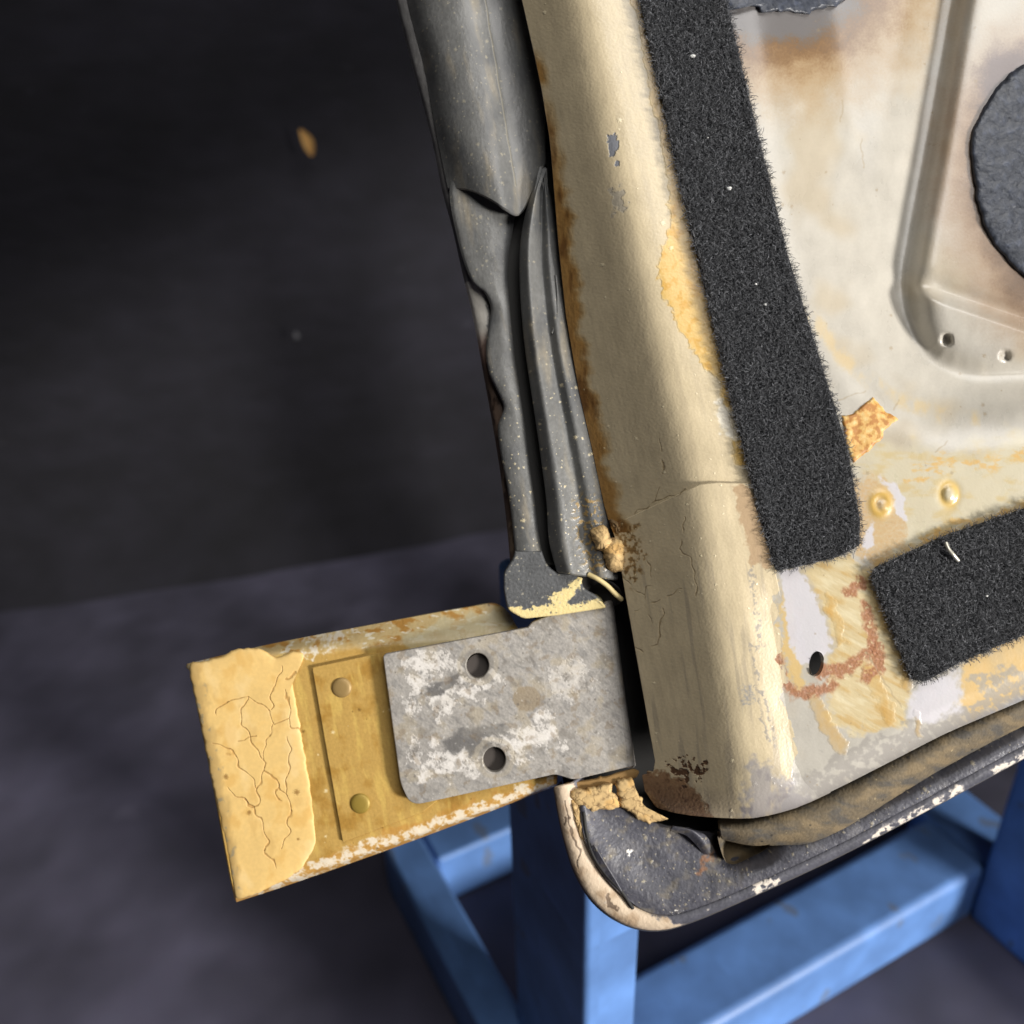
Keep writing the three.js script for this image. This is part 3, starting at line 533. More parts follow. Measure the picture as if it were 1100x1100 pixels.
part(felt2, 'staple', rod([[1016, 583, 4.2], [1019, 590, 5.4], [1024, 596, 5.6], [1029, 602, 4.4]], 0.8, 20, 6), plain(0xd8d4c4, 0.35, { metalness: 0.6 }), null, door);
for (const [u, v, r] of [[744, 60, 3.2], [783, 202, 3.0], [822, 327, 2.0], [812, 305, 1.4], [1060, 640, 1.6], [760, 148, 1.2]]) part(door.children.find(c => c.name === 'felt_strip' && (u < 930) === (c === door.children.find(x => x.name === 'felt_strip'))), 'lint_speck', blob([[u - r, v], [u, v - r * 0.6], [u + r, v - r * 0.3], [u + r * 0.7, v + r * 0.7], [u - r * 0.4, v + r * 0.6]], (a, b) => panelZ(a, b) + 3.2, 0.5, { N: 16, M: 4, rough: 0.4 }), plain(0xe8e8e4, 0.8), null, door);

// ---- tar pads, tape scrap
const tarMat = surface([770, -60, 1180, 330], 1.4, -6, (u, v) => { const f = fbm(u * 0.09, v * 0.09, 5), m = fbm(u * 0.25, v * 0.25, 3); col([54, 58, 67]); mul(1 + 0.22 * f + 0.12 * m); mix([74, 80, 96], sst(0.2, 0.6, f) * 0.5); T.rough = 0.42 + 0.15 * m; T.h = 0.5 + 0.3 * f + 0.05 * m; }, { bump: 0.0008 });
part(door, 'tar_pad', blob([[1072, 92], [1055, 118], [1044, 140], [1042, 165], [1046, 195], [1050, 222], [1060, 250], [1078, 276], [1100, 298], [1140, 322], [1180, 320], [1190, 200], [1170, 90], [1120, 66], [1092, 74]], panelZ, 2.4, { N: 200, M: 26, pow: 10, rough: 0.15, freq: 0.4, rag: 0.22, seed: 4 }), tarMat, 'round slate black tar pad inside the pressed panel');
part(door, 'tar_pad', blob([[776, 6], [790, 10], [806, 7], [824, 14], [846, 12], [868, 16], [886, 8], [902, 5], [915, -14], [920, -50], [776, -52]], panelZ, 2.4, { N: 220, M: 22, pow: 10, rough: 0.2, freq: 0.6, rag: 0.5, seed: 9 }), tarMat, 'torn black tar pad edge above the scorched paint');
const tapeMat = surface([890, 410, 980, 520], 3, 0, (u, v) => { const f = fbm(u * 0.12, v * 0.12, 4); col([204, 162, 92]); mix([172, 118, 56], sst(-0.1, 0.3, f + 0.35 * n2(u * 0.03, v * 0.03))); mix([214, 184, 124], sst(0.1, 0.5, -f)); T.rough = 0.5; T.h = 0.5 + 0.3 * fbm(u * 0.12, v * 0.05, 3); }, { bump: 0.0003 });
part(door, 'tape_scrap', blob([[905, 447], [918, 444], [929, 433], [938, 427], [950, 440], [964, 451], [952, 460], [945, 474], [931, 486], [917, 497], [911, 485], [905, 464]], panelZ, 0.7, { N: 90, M: 12, pow: 12, sharp: 0.05, rough: 0.35, freq: 0.7, rag: 0.3, skirt: 0.1, seed: 2 }), tapeMat, 'torn scrap of yellow masking tape beside the felt');

// ================================================================== WEATHERSTRIP
const seal = thing('weatherstrip', 'torn grey rubber weatherstrip running along the side of the door', 'weatherstrip', [600, 660, -38]);
const dust = (u, v) => clamp(specks(u, v, 5, 0.12) + specks(u + 17, v + 5, 8, 0.12) + specks(u + 3, v + 71, 3.4, 0.08));
const rubber = (upper) => surface(upper ? [400, -70, 620, 250] : [450, 150, 700, 680], 2, -25, (u, v) => {
  const f = fbm(u * 0.3, v * 0.2, 3), m = fbm((u - 0.2 * v) * 0.06, v * 0.012, 4), g = fbm(u * 0.03 + 5, v * 0.02, 3);
  col([104, 104, 102]); mix([150, 138, 116], sst(0.05, 0.65, m) * 0.55); mix([84, 85, 86], sst(0.0, 0.55, g) * 0.6); mix([132, 132, 130], sst(0.05, 0.6, -g) * 0.4);
  mul(1 + 0.07 * f); T.rough = 0.38 + 0.1 * g + 0.06 * f; T.h = 0.5 + 0.08 * f + 0.1 * m;
  const cr = 1 - sst(0.4, 1.1, Math.abs(u - interp([[0, 521], [200, 554]], v) + 1.2 * n2(v * 0.05, 1))); if (upper && v < 200) { mix([150, 142, 120], cr * 0.5); T.h += 0.2 * cr; }
  const d = dust(u, v) * (0.5 + sst(330, 480, v)); mix([206, 192, 156], clamp(d) * 0.85); T.h += 0.15 * clamp(d);
  const grit = sst(0.05, 0.3, fbm(u * 0.22, v * 0.22, 4)) * (1 - sst(8, 22, segDist(u, v, [[630, 545], [634, 575], [640, 600]]))); mix([166, 134, 78], grit * 0.8); T.h += 0.3 * grit;
}, { bump: 0.0005 });
const upperMat = rubber(true), sealMat = rubber(false);
{ // flat wide upper length
  const L = [[425, -60], [437, 0], [455, 70], [468, 140], [481, 202]], R = [[552, -60], [566, 0], [579, 80], [588, 148], [585, 176]];
  const ends = [[481, 202], [503, 203], [528, 214], [544, 224], [557, 229], [572, 204], [586, 174]];
  const zs = [-34, -27, -22.5, -22, -25, -28, -31], fr = [0, 0.12, 0.32, 0.5, 0.66, 0.84, 1];
  const rails = fr.map((f, k) => { const r = []; for (let i = 0; i < 5; i++) { const vL = lerp(-60, ends[k][1], i / 4), a = interp(L.map(p => [p[1], p[0]]), vL), b = interp(R.map(p => [p[1], p[0]]), Math.min(vL, 176)); r.push(i === 4 ? [ends[k][0], ends[k][1], zs[k] + 1] : [lerp(a, b, f), vL, zs[k]]); } return r; });
  part(seal, 'upper_length', loft(rails, 120, 48, 1.6, (x, y, s, t) => 0.5 * fbm(x * 0.06, y * 0.03, 3) - 0.4 * gauss((t - 0.67) * 40, 1)), upperMat, 'wide flattened upper length of grey rubber with tan streaks');
}
{ // outer ribbon with a wavy torn edge
  const L = [[486, 188], [483, 208], [490, 250], [500, 286], [509, 305], [520, 314], [527, 330], [524, 356], [522, 376], [525, 400], [534, 420], [541, 438], [535, 458], [537, 482], [546, 530], [551, 570], [554, 600]];
  const R = [[554, 188], [556, 208], [552, 240], [547, 270], [545, 295], [547, 322], [549, 345], [551, 365], [553, 385], [556, 405], [559, 425], [562, 445], [565, 468], [568, 494], [574, 536], [579, 575], [584, 602]];
  const mk = (f, z) => L.map((p, i) => [lerp(p[0], R[i][0], f), lerp(p[1], R[i][1], f), z]);
  part(seal, 'outer_ribbon', loft([mk(0, -31.2), mk(0.06, -30.2), mk(0.35, -29), mk(0.65, -28.8), mk(0.93, -29.8), mk(1, -32)], 220, 26, 1.8, (x, y) => 0.35 * fbm(x * 0.12, y * 0.08, 3)), sealMat, 'outer rubber ribbon with a wavy torn edge');
}
{ // inner ribbon, folded up beside the wall
  const L = [[583, 180], [571, 208], [562, 240], [558, 275], [559, 320], [564, 375], [572, 430], [580, 485], [587, 540], [590, 582], [598, 614]];
  const R = [[584, 182], [592, 212], [598, 245], [602, 282], [608, 326], [616, 378], [627, 430], [639, 484], [650, 536], [659, 580], [664, 622]];
  const mk = (f, z, dz = 0) => L.map((p, i) => [lerp(p[0], R[i][0], f), lerp(p[1], R[i][1], f), z + (i < 2 ? 1 : 0)]);
  part(seal, 'inner_ribbon', loft([mk(0, -27.5), mk(0.04, -26), mk(0.22, -22.2), mk(0.42, -24.8), mk(0.56, -26.2), mk(0.72, -24.0), mk(0.9, -25.4), mk(1, -29)], 200, 44, 1.4, (x, y) => 0.3 * fbm(x * 0.12, y * 0.05, 3)), sealMat, 'inner ridged rubber ribbon folded up against the wall');
  part(seal, 'seal_lip', rod([[597, 296, -24.5], [599, 320, -24.3], [598, 345, -24.5], [593, 358, -25.5]], 0.5, 30, 6), sealMat);
}
const blackRubber = plain(0x2a2927, 0.75);
part(seal, 'gap_shade_strip', loft([[[535, 165, -35], [536, 300, -35], [552, 450, -35], [575, 606, -35]], [[592, 165, -35], [606, 300, -35], [632, 450, -35], [662, 606, -35]]], 60, 8, 1.5), blackRubber, 'black strip standing in for shade between the two rubber ribbons');  // dark sheet puts the shade between the ribbons into colour
// moulded end block with cream overspray
const P_over = new Patch([[540, 652], [562, 654], [594, 649], [588, 640], [604, 634], [618, 622], [636, 614], [638, 622], [624, 630], [612, 643], [612, 650], [640, 644], [672, 640], [672, 664], [540, 674]], 1.4, 4, 0.16);
const endMat = surface([530, 585, 680, 675], 3.2, -28, (u, v) => {
  const f = fbm(u * 0.3, v * 0.3, 4), m = fbm(u * 0.06, v * 0.06, 3); col([84, 85, 86]); mul(1 + 0.14 * f + 0.1 * m); T.rough = 0.55; T.h = 0.5 + 0.15 * f;
  const o = P_over.at(u, v) * sst(-0.9, -0.3, f + 0.3 * m); mix([226, 206, 146], o); if (o > 0.4) { T.h += 0.12; T.rough = 0.45; }
  mix([206, 196, 168], dust(u, v) * 0.6);
}, { bump: 0.0006 });
{
  const flat = roundCorners([[553, 592, 0], [551, 600, 4], [541, 615, 4], [541, 634, 3], [545, 655, 6], [562, 665, 6], [600, 661, 0], [652, 653, 3], [642, 640, 6], [628, 633, 6], [624, 624, 4], [632, 616, 2], [612, 616, 4], [598, 616, 4], [587, 606, 4], [582, 592, 0]], 3);
  part(seal, 'end_block', plate(flat, [], -28.2, 6, 0.9), endMat, 'moulded rubber end block with cream paint overspray');
  part(seal, 'end_tunnel', loft([[[614, 618, -29], [622, 640, -33], [612, 660, -33]], [[630, 618, -26], [640, 638, -37], [640, 656, -38]], [[648, 622, -27], [658, 636, -36], [660, 650, -38]], [[664, 632, -29], [667, 640, -32], [668, 646, -34]]], 30, 30, 1), blackRubber, 'dark hollow end of the seal');
  part(seal, 'painted_edge', rod([[632, 617, -26], [642, 622, -24.5], [652, 629, -24.5], [660, 637, -25.5], [668, 644, -28]], 1.0, 40, 8), plain(0xdcc890, 0.6), 'thin torn edge coated in cream paint');
  part(seal, 'paint_drip', blob([[624, 640], [636, 637], [646, 643], [648, 652], [636, 657], [624, 657]], () => -34, 2.2, { N: 40, M: 10, pow: 2 }), plain(0xb8ae80, 0.4));
}
// dried lump of yellow foam
const foamMat = surface([600, 560, 760, 900], 2.6, -20, (u, v) => { const f = fbm(u * 0.16, v * 0.16, 5), m = fbm(u * 0.05, v * 0.05, 3), cr = 1 - sst(0.02, 0.07, Math.abs(fbm(u * 0.07 + 4, v * 0.07, 3))); col([196, 166, 116]); mul(1 + 0.1 * f); mix([206, 160, 92], sst(0.05, 0.5, m) * 0.6); mix([138, 112, 76], sst(0.15, 0.55, -f) * 0.8); mix([104, 80, 50], cr * 0.4); T.rough = 0.9; T.h = 0.5 + 0.12 * f - 0.25 * cr; }, { bump: 0.0003 });
const lump = thing('foam_lump', 'crumbly yellow foam lump wedged between weatherstrip and side wall', 'foam', [655, 600, -24]);
part(lump, 'crumb', blob([[634, 570], [644, 564], [654, 572], [660, 584], [656, 596], [648, 594], [638, 584]], () => -25, 5.5, { N: 60, M: 16, pow: 2.2, rough: 0.06, freq: 1.2, rag: 0.4, seed: 1 }), foamMat);
part(lump, 'crumb', blob([[648, 584], [662, 576], [671, 584], [672, 600], [668, 614], [656, 615], [649, 602]], () => -25, 6, { N: 60, M: 16, pow: 2.2, rough: 0.06, freq: 1.2, rag: 0.4, seed: 5 }), foamMat);
part(lump, 'crumb', blob([[656, 560], [666, 562], [670, 570], [660, 574]], () => -25, 4, { N: 30, M: 10, pow: 2.2, rough: 0.3, freq: 3, rag: 0.5, seed: 8 }), plain(0x6b5434, 0.9));

// ================================================================== CORNER: rubber gusset, lower seal, dried sealant
const traySpots = [new Patch([[716, 985], [724, 978], [732, 980], [730, 988], [720, 991]], 1, 5, 0.3), new Patch([[672, 912], [680, 914], [676, 920]], 1, 3, 0.3), new Patch([[1048, 838], [1058, 832], [1062, 840], [1050, 846]], 1, 3, 0.3)];
const P_rustTray = new Patch([[744, 938], [756, 924], [770, 912], [778, 916], [768, 926], [752, 940]], 3, 5, 0.12);
const trayMat = surface([590, 740, 1190, 1010], 1.9, -31, (u, v) => {
  const f = fbm(u * 0.25, v * 0.25, 4), m = fbm(u * 0.035, v * 0.035, 4); col([72, 72, 80]); mul(1 + 0.14 * m + 0.1 * f); mix([104, 102, 104], sst(0.1, 0.6, fbm(u * 0.05 + 8, v * 0.05, 3)) * 0.6);
  mix([120, 110, 92], sst(0.1, 0.55, fbm(u * 0.045 + 2, v * 0.06, 3)) * 0.55 * (1 - sst(770, 820, u)));
  T.rough = 0.5 + 0.1 * m; T.h = 0.5 + 0.14 * f + 0.15 * m;
  const r = P_rustTray.at(u, v); mix([150, 98, 60], r * 0.7 * sst(-0.4, 0.2, fbm(u * 0.15, v * 0.15, 3)));
  const d = clamp(specks(u, v, 6, 0.2) + specks(u + 9, v, 4, 0.12) + specks(u + 5, v + 50, 9, 0.14)); mix([176, 164, 134], d * 0.75); T.h += 0.15 * d;
  for (const p of traySpots) { const k = p.at(u, v); mix([236, 232, 224], k); T.h += 0.2 * k; }
}, { bump: 0.0008 });
const gusset = thing('corner_gusset', 'dusty black rubber gusset filling the lower door corner', 'rubber seal', [720, 960, -34]);
{
  const out = LIPIN.map(([u, v]) => [u + 1, v - 1, -29.5]).slice(1);
  out[0] = [624, 866, -30];
  const inn = [[640, 862], [660, 866], [690, 878], [705, 884], [720, 888], [735, 890], [750, 893], [770, 894], [800, 892], [830, 886], [900, 862], [1000, 812], [1176, 720]].map(([u, v], i) => [u, v, -34]);
  const mk = (f, z) => out.map((p, i) => [lerp(p[0], inn[i][0], f), lerp(p[1], inn[i][1], f), z]);
  part(gusset, 'rubber_sheet', loft([out, mk(0.15, -29.5), mk(0.45, -32.5), mk(0.75, -34), inn], 220, 36, 1.2, (x, y, s, t) => 0.9 * fbm(x * 0.07, y * 0.07, 3) * Math.sin(Math.PI * t) - 9 * (1 - sst(0.6, 1.1, Math.hypot((x / 0.381 - 248) / 38, (-y / 0.381 - 358) / 24)))), trayMat);
  part(gusset, 'torn_edge', rod([[627, 872, -28.5], [630, 895, -28.5], [637, 918, -28.4], [650, 938, -28.3], [668, 958, -28.6], [680, 976, -29.2]], 0.75, 50, 6), blackRubber);
  part(gusset, 'torn_flap', loft([[[634, 912, -28.2], [645, 934, -28], [660, 952, -28.2], [668, 962, -28.6]], [[638, 908, -26.8], [650, 928, -26.4], [661, 946, -26.8], [669, 960, -28.2]]], 24, 6, 0.6), trayMat);
  part(gusset, 'pleat', loft([[[720, 893, -30], [736, 897, -29], [748, 908, -30.5], [756, 918, -33]], [[724, 888, -27.5], [742, 892, -26], [756, 906, -28], [762, 918, -32]], [[740, 889, -29.5], [756, 896, -29], [764, 906, -31], [768, 916, -33]]], 24, 14, 0.8), trayMat);
}
const lowSeal = thing('lower_seal', 'dirty tan tubular rubber seal along the lower door edge', 'rubber seal', [950, 870, -30]);
const lowMat = surface([760, 700, 1190, 940], 2, -20, (u, v) => { const f = fbm(u * 0.3, v * 0.3, 4), m = fbm((u + 1.8 * v) * 0.02, (v - 0.5 * u) * 0.05, 4); col([104, 92, 72]); mul(1 + 0.12 * f + 0.08 * m); mix([70, 68, 66], sst(0.0, 0.5, m) * 0.7); mix([132, 114, 84], sst(0.05, 0.5, -m) * 0.7); mix([44, 40, 34], specks(u, v, 7, 0.05)); mix([178, 160, 122], specks(u + 4, v, 6, 0.06) * 0.8); T.rough = 0.8; T.h = 0.5 + 0.15 * f; }, { bump: 0.0006 });
{
  const up = [[772, 880], [800, 877], [830, 868], [870, 852], [915, 830], [960, 806], [1015, 778], [1090, 745], [1176, 706]], lo = [[776, 902], [806, 908], [840, 908], [872, 906], [908, 890], [950, 864], [995, 836], [1060, 800], [1176, 742]];
  const mk = (f, z) => up.map((p, i) => [lerp(p[0], lo[i][0], f), lerp(p[1], lo[i][1], f), z - (i === 0 ? 1.5 : 0)]);
  part(lowSeal, 'tube', loft([mk(0, -26), mk(0.25, -21.5), mk(0.5, -20), mk(0.75, -22), mk(0.93, -26.5), mk(1, -30)], 160, 30, 1.6, (x, y) => 0.4 * fbm(x * 0.1, y * 0.1, 3)), lowMat);
  const hole = [[771, 893], [786, 898], [800, 904], [816, 903], [829, 905], [820, 914], [806, 921], [790, 928], [780, 926], [774, 912]];
  part(lowSeal, 'open_end', blob(hole, () => -28.4, -11, { N: 70, M: 14, pow: 2.4, rough: 0.05, sharp: 0.4, skirt: -0.5 }), lowMat, 'hollow at the collapsed tube end');
}
const sealant = thing('dried_sealant', 'cracked orange tan sealant strip under the hinge plate', 'sealant', [650, 860, -32]);
part(sealant, 'chunk', blob([[612, 850], [634, 846], [656, 840], [660, 850], [665, 862], [660, 868], [640, 870], [624, 871], [615, 862]], () => -31.5, 2.8, { N: 90, M: 16, pow: 6, rough: 0.06, freq: 0.9, rag: 0.5, seed: 3 }), foamMat);
part(sealant, 'chunk', blob([[662, 842], [678, 836], [683, 848], [690, 862], [702, 873], [716, 879], [700, 884], [684, 878], [670, 868], [664, 856]], () => -31.5, 2.5, { N: 90, M: 16, pow: 6, rough: 0.06, freq: 0.9, rag: 0.5, seed: 6 }), foamMat);
part(sealant, 'chunk', blob([[606, 842], [640, 836], [680, 826], [682, 836], [645, 846], [612, 852]], () => -34, 2.4, { N: 90, M: 12, pow: 4, rough: 0.06, freq: 0.9, rag: 0.4, seed: 12 }), plain(0x8a6b3e, 0.85));  // browner band, colours in the shade under the hinge plate
part(sealant, 'chunk', blob([[613, 858], [622, 866], [626, 885], [630, 905], [624, 902], [618, 884]], () => -31, 2.2, { N: 60, M: 10, pow: 3, rough: 0.3, freq: 1.6, rag: 0.5, seed: 15 }), foamMat);

// ================================================================== HINGE
const hinge = thing('door_hinge', 'yellow painted hinge arm with bare grey bolt plate, sticking out of the door', 'hinge', [420, 820, -38]);
const cracks = [[[242, 755], [262, 748], [278, 760], [288, 768], [294, 780], [284, 796], [278, 815], [282, 828], [296, 845], [306, 855]], [[300, 716], [292, 740], [289, 764]], [[262, 748], [256, 772], [262, 790]], [[306, 745], [306, 776], [296, 782]], [[252, 798], [270, 792]], [[282, 828], [276, 850], [270, 870], [280, 890], [284, 915]], [[270, 870], [258, 862]], [[296, 845], [298, 866]], [[306, 795], [308, 830], [304, 852], [312, 872]], [[240, 810], [256, 828]], [[246, 850], [270, 872]], [[318, 727], [306, 728]], [[230, 770], [242, 755]], [[256, 828], [270, 842], [276, 850]], [[262, 790], [278, 815]], [[312, 872], [308, 895], [300, 915]], [[284, 915], [292, 935]], [[225, 800], [240, 810]], [[306, 776], [320, 790]]].map(l => new Streak(l, 0.6, 0.6, 9, 0.07));
const P_bare = [new Patch([[255, 966], [300, 950], [345, 925], [395, 905], [470, 880], [595, 836], [600, 850], [470, 896], [345, 946], [255, 975]], 2, 7, 0.08), new Patch([[318, 690], [345, 682], [372, 682], [350, 700], [326, 710]], 2, 8, 0.1), new Patch([[195, 708], [212, 710], [208, 722], [200, 724]], 1, 3, 0.2)];
const P_greige = new Patch([[430, 684], [470, 668], [545, 655], [550, 690], [440, 700]], 3, 6, 0.06);
const armMat = surface([185, 630, 620, 985], 2, -35, (u, v) => {
  const f = fbm(u * 0.3, v * 0.3, 3), m = fbm(u * 0.03, v * 0.03, 4), b = fbm((u - 0.2 * v) * 0.09, (v + 0.2 * u) * 0.02, 4);
  col([186, 151, 84]); mix([162, 122, 54], sst(0.0, 0.5, m) * 0.8); mix([206, 174, 96], sst(0.05, 0.5, -b) * 0.7); mul(1 + 0.05 * f); T.rough = 0.34 + 0.1 * m; T.h = 0.5 + 0.07 * f + 0.1 * b;
  const topBand = 1 - sst(-4, 5, v - interp([[200, 722], [300, 706], [400, 694], [545, 676]], u) + 6 * fbm(u * 0.06, v * 0.06, 3));
  mix([206, 184, 138], topBand * 0.8); mix([178, 128, 60], topBand * sst(0.0, 0.35, fbm(u * 0.05, v * 0.12, 4)) * 0.85); mix([232, 224, 202], topBand * sst(0.2, 0.45, fbm(u * 0.07 + 5, v * 0.2, 4)) * 0.9);
  mix([200, 190, 156], P_greige.at(u, v) * 0.7);
  const bb = 1 - sst(0, 8, interp([[250, 955], [345, 927], [450, 888], [592, 840]], u) - v + 9 * fbm(u * 0.07, v * 0.07, 3)); mix([186, 134, 66], bb * 0.6);
  for (const p of P_bare) mix([228, 220, 204], p.at(u, v) * sst(-0.35, 0.2, 0.4 * f + fbm(u * 0.09, v * 0.09, 3)) * 0.85);
  mix([240, 228, 190], specks(u, v, 8, 0.05) * 0.8); mix([96, 70, 30], specks(u + 33, v, 8, 0.05) * 0.7);
}, { bump: 0.0006, clearcoat: 0.15, clearcoatRoughness: 0.3 });
const puttyMat = surface([190, 680, 350, 985], 3, -33, (u, v) => {
  const f = fbm(u * 0.25, v * 0.25, 4), m = fbm(u * 0.035, v * 0.03, 4); col([226, 190, 120]); mul(1 + 0.025 * f + 0.04 * m); mix([212, 168, 92], sst(0.1, 0.5, m) * 0.6); T.rough = 0.6; T.h = 0.62 + 0.06 * m + 0.015 * f;
  mix([236, 210, 158], sst(0.05, 0.5, fbm(u * 0.03 + 13, v * 0.02, 4)) * 0.4); mix([192, 152, 86], sst(0.2, 0.6, fbm(u * 0.05 + 31, v * 0.025, 5)) * 0.3);
  const le = 1 - sst(2, 12, u - interp([[700, 196], [720, 205], [968, 252]], v) + 8 * fbm(u * 0.08, v * 0.05, 3)); mix([176, 146, 92], le * 0.6);
  mix([150, 138, 112], le * sst(0.2, 0.5, fbm(u * 0.12, v * 0.09 + 4, 3)) * 0.8);
  for (const s of cracks) { const k = s.at(u, v); mix([168, 122, 62], k * 0.6); T.h -= 0.25 * k; }
  mix([130, 94, 44], specks(u, v, 13, 0.03) * 0.8);
}, { bump: 0.0008 });
const DROP = -2.5;
const ARM = {
  r0: [[201, 713, -43], [290, 692, -43], [400, 671, -43], [500, 653, -43], [534, 649, -44], [547, 658, -48]],
  r1: [[205, 719, -36], [295, 703, -35.6], [400, 692, -35.6], [500, 682, -36], [545, 678, -37], [560, 680, -38]],
  r2: [[208, 735, -35], [300, 720, -35], [400, 705, -35], [500, 694, -35], [560, 690, -35], [580, 700, -35]],
  r3: [[229, 840, -35], [300, 822, -35], [400, 795, -35], [500, 768, -35], [580, 748, -35], [600, 744, -35]],
  r4: [[250, 952, -35], [300, 938, -35], [400, 902, -35], [500, 868, -35], [580, 841, -35], [597, 835, -35]],
  r5: [[253, 963, -36], [300, 948, -36], [400, 913, -36], [500, 877, -36], [580, 848, -36], [597, 842, -36]],
  r6: [[254, 969, -41], [300, 954, -41], [400, 919, -41], [500, 882, -41], [580, 851, -41], [597, 845, -41]],
};
part(hinge, 'arm', loft(Object.values(ARM).map(l => l.map(([u, v, z]) => [u, v, z + DROP])), 160, 60, 2.0, (x, y) => 0.12 * fbm(x * 0.1, y * 0.1, 3)), armMat, 'channel shaped hinge arm in worn yellow paint');
part(hinge, 'putty_coat', blob([[204, 718], [218, 711], [240, 704], [252, 698], [268, 696], [284, 699], [296, 706], [316, 700], [326, 703], [323, 713], [313, 722], [315, 736], [321, 770], [328, 812], [334, 850], [339, 895], [338, 912], [326, 930], [306, 945], [284, 956], [257, 965], [251, 955], [244, 915], [230, 850], [216, 780]], () => -37.6, 1.1, { N: 260, M: 40, pow: 14, rough: 0.1, freq: 0.2, rag: 0.2, seed: 7 }), puttyMat, 'thick cracked yellow filler on the arm end');
const rivetPlate = roundCorners([[335, 717], [425, 698], [470, 860], [455, 872], [368, 905]], 2);
const rp = part(hinge, 'riveted_plate', plate(rivetPlate, [], -35.8, 1.6, 0.35), armMat, 'thin yellow plate fixed by two rivets');
for (const [u, v] of [[367, 738.5], [387, 863]]) { const pts = [[0, 1.2], [2.0, 1.15], [3.2, 0.95], [3.9, 0.55], [4.25, 0], [4.3, -0.4]].map(([a, b]) => new THREE.Vector2(a / 1000, b / 1000)); const g = new THREE.LatheGeometry(pts, 32); g.rotateX(Math.PI / 2); const p = at(u, v, -35.9); g.translate(p.x, p.y, p.z); part(rp, 'rivet', g, plain(v < 800 ? 0x9c8150 : 0x9a8238, 0.5, { metalness: 0.25 }), null, hinge); }
for (const [u, v] of [[516, 717], [527, 817]]) { const g = new THREE.CylinderGeometry(0.0058, 0.0062, 0.0018, 28); g.rotateX(Math.PI / 2); const p = at(u, v, -35.2); g.translate(p.x, p.y, p.z); part(hinge, 'hole_shade_disc', g, plain(0x4a4440, 0.6, { metalness: 0.3 })); }  // dark discs added behind the bolt holes to stand in for their shade
// bare grey bolt plate
const P_zinc = [new Patch([[432, 706], [460, 702], [484, 702], [488, 718], [470, 728], [452, 730], [446, 752], [440, 770], [434, 744]], 6, 11, 0.07), new Patch([[462, 752], [484, 742], [506, 732], [530, 724], [534, 730], [508, 750], [488, 758], [472, 772], [466, 764]], 5, 12, 0.08), new Patch([[466, 800], [480, 812], [508, 812], [514, 826], [500, 834], [470, 840], [452, 836], [458, 820]], 6, 12, 0.07), new Patch([[524, 796], [556, 786], [588, 766], [592, 778], [600, 800], [572, 806], [560, 818], [548, 828], [544, 808], [530, 802]], 6, 13, 0.07), new Patch([[592, 720], [620, 712], [632, 730], [624, 750], [600, 752]], 10, 12, 0.06), new Patch([[440, 790], [448, 800], [452, 830], [440, 820]], 5, 9, 0.1)];
const P_darkgrey = [new Patch([[462, 734], [480, 728], [498, 722], [502, 734], [480, 748], [464, 756], [458, 746]], 3, 5, 0.08), new Patch([[474, 798], [500, 782], [540, 780], [548, 790], [524, 800], [506, 812], [486, 812]], 3, 5, 0.07)];
const P_print = new Patch(Array.from({ length: 16 }, (_, k) => [566 + 15 * Math.cos(k * 0.3927), 752 + 14 * Math.sin(k * 0.3927)]), 1.5, 1.5, 0.2);
const plateScr = [[[584, 680], [580, 700], [586, 730], [588, 760]], [[612, 668], [622, 680], [632, 700]], [[564, 684], [572, 676]], [[640, 700], [650, 715], [640, 730], [642, 745], [655, 745]]].map(l => new Streak(l, 0.6, 0.5, 2, 0.1));
const boltMat = surface([400, 640, 780, 880], 2.6, -28, (u, v) => {
  const f = fbm(u * 0.35, v * 0.35, 4), m = fbm(u * 0.04, v * 0.04, 4), d = fbm((u + 0.8 * v) * 0.05 + 0.6 * n2(u * 0.04, v * 0.04), (v - 0.8 * u) * 0.14, 4);
  col([176, 171, 164]); mul(1 + 0.08 * f + 0.1 * m); mix([124, 122, 120], sst(0.0, 0.5, d) * 0.45); mix([166, 152, 126], sst(0.05, 0.5, m) * 0.5);
  T.metal = 0.25; T.rough = 0.46 + 0.1 * m + 0.06 * f; T.h = 0.5 + 0.06 * f + 0.03 * d;
  for (const p of P_darkgrey) mix([108, 106, 104], p.at(u, v) * 0.8);
  for (const p of P_zinc) { const k = p.at(u, v) * sst(-0.4, 0.35, 0.5 * d + 0.1 + f * 0.3 + 0.6 * fbm(u * 0.07, v * 0.07, 4)); mix([220, 215, 208], k * (p === P_zinc[4] ? 0.45 : 0.95)); if (k > 0.3) { T.metal *= 0.3; T.rough = 0.7; T.h += 0.08; } }
  for (const [cu, cv] of [[513, 715], [531, 816]]) { const r = Math.hypot(u - cu, v - cv); mix([178, 168, 150], (1 - sst(1.5, 3.5, Math.abs(r - 20 - 2 * n2(u * 0.1, v * 0.1)))) * 0.6); mix([128, 122, 112], (1 - sst(15, 19, r)) * 0.5); }
  mix([156, 140, 116], P_print.at(u, v) * 0.8);
  for (const s of plateScr) mix([206, 200, 190], s.at(u, v) * 0.4);
  mix([206, 199, 186], sst(0.12, 0.6, fbm(u * 0.03 + 40, v * 0.035, 5) + 0.25 * d) * 0.3); mix([128, 122, 114], sst(0.2, 0.6, fbm(u * 0.05 + 80, v * 0.05, 5)) * 0.5);
  mix([226, 222, 214], 0.6 * specks(u, v, 6, 0.12)); mix([92, 88, 84], 0.5 * specks(u + 50, v, 7, 0.1));
  const rs = sst(0.25, 0.5, fbm(u * 0.08 + 20, v * 0.08, 4)) ; mix([134, 116, 94], rs * 0.35);
}, { bump: 0.0007 });
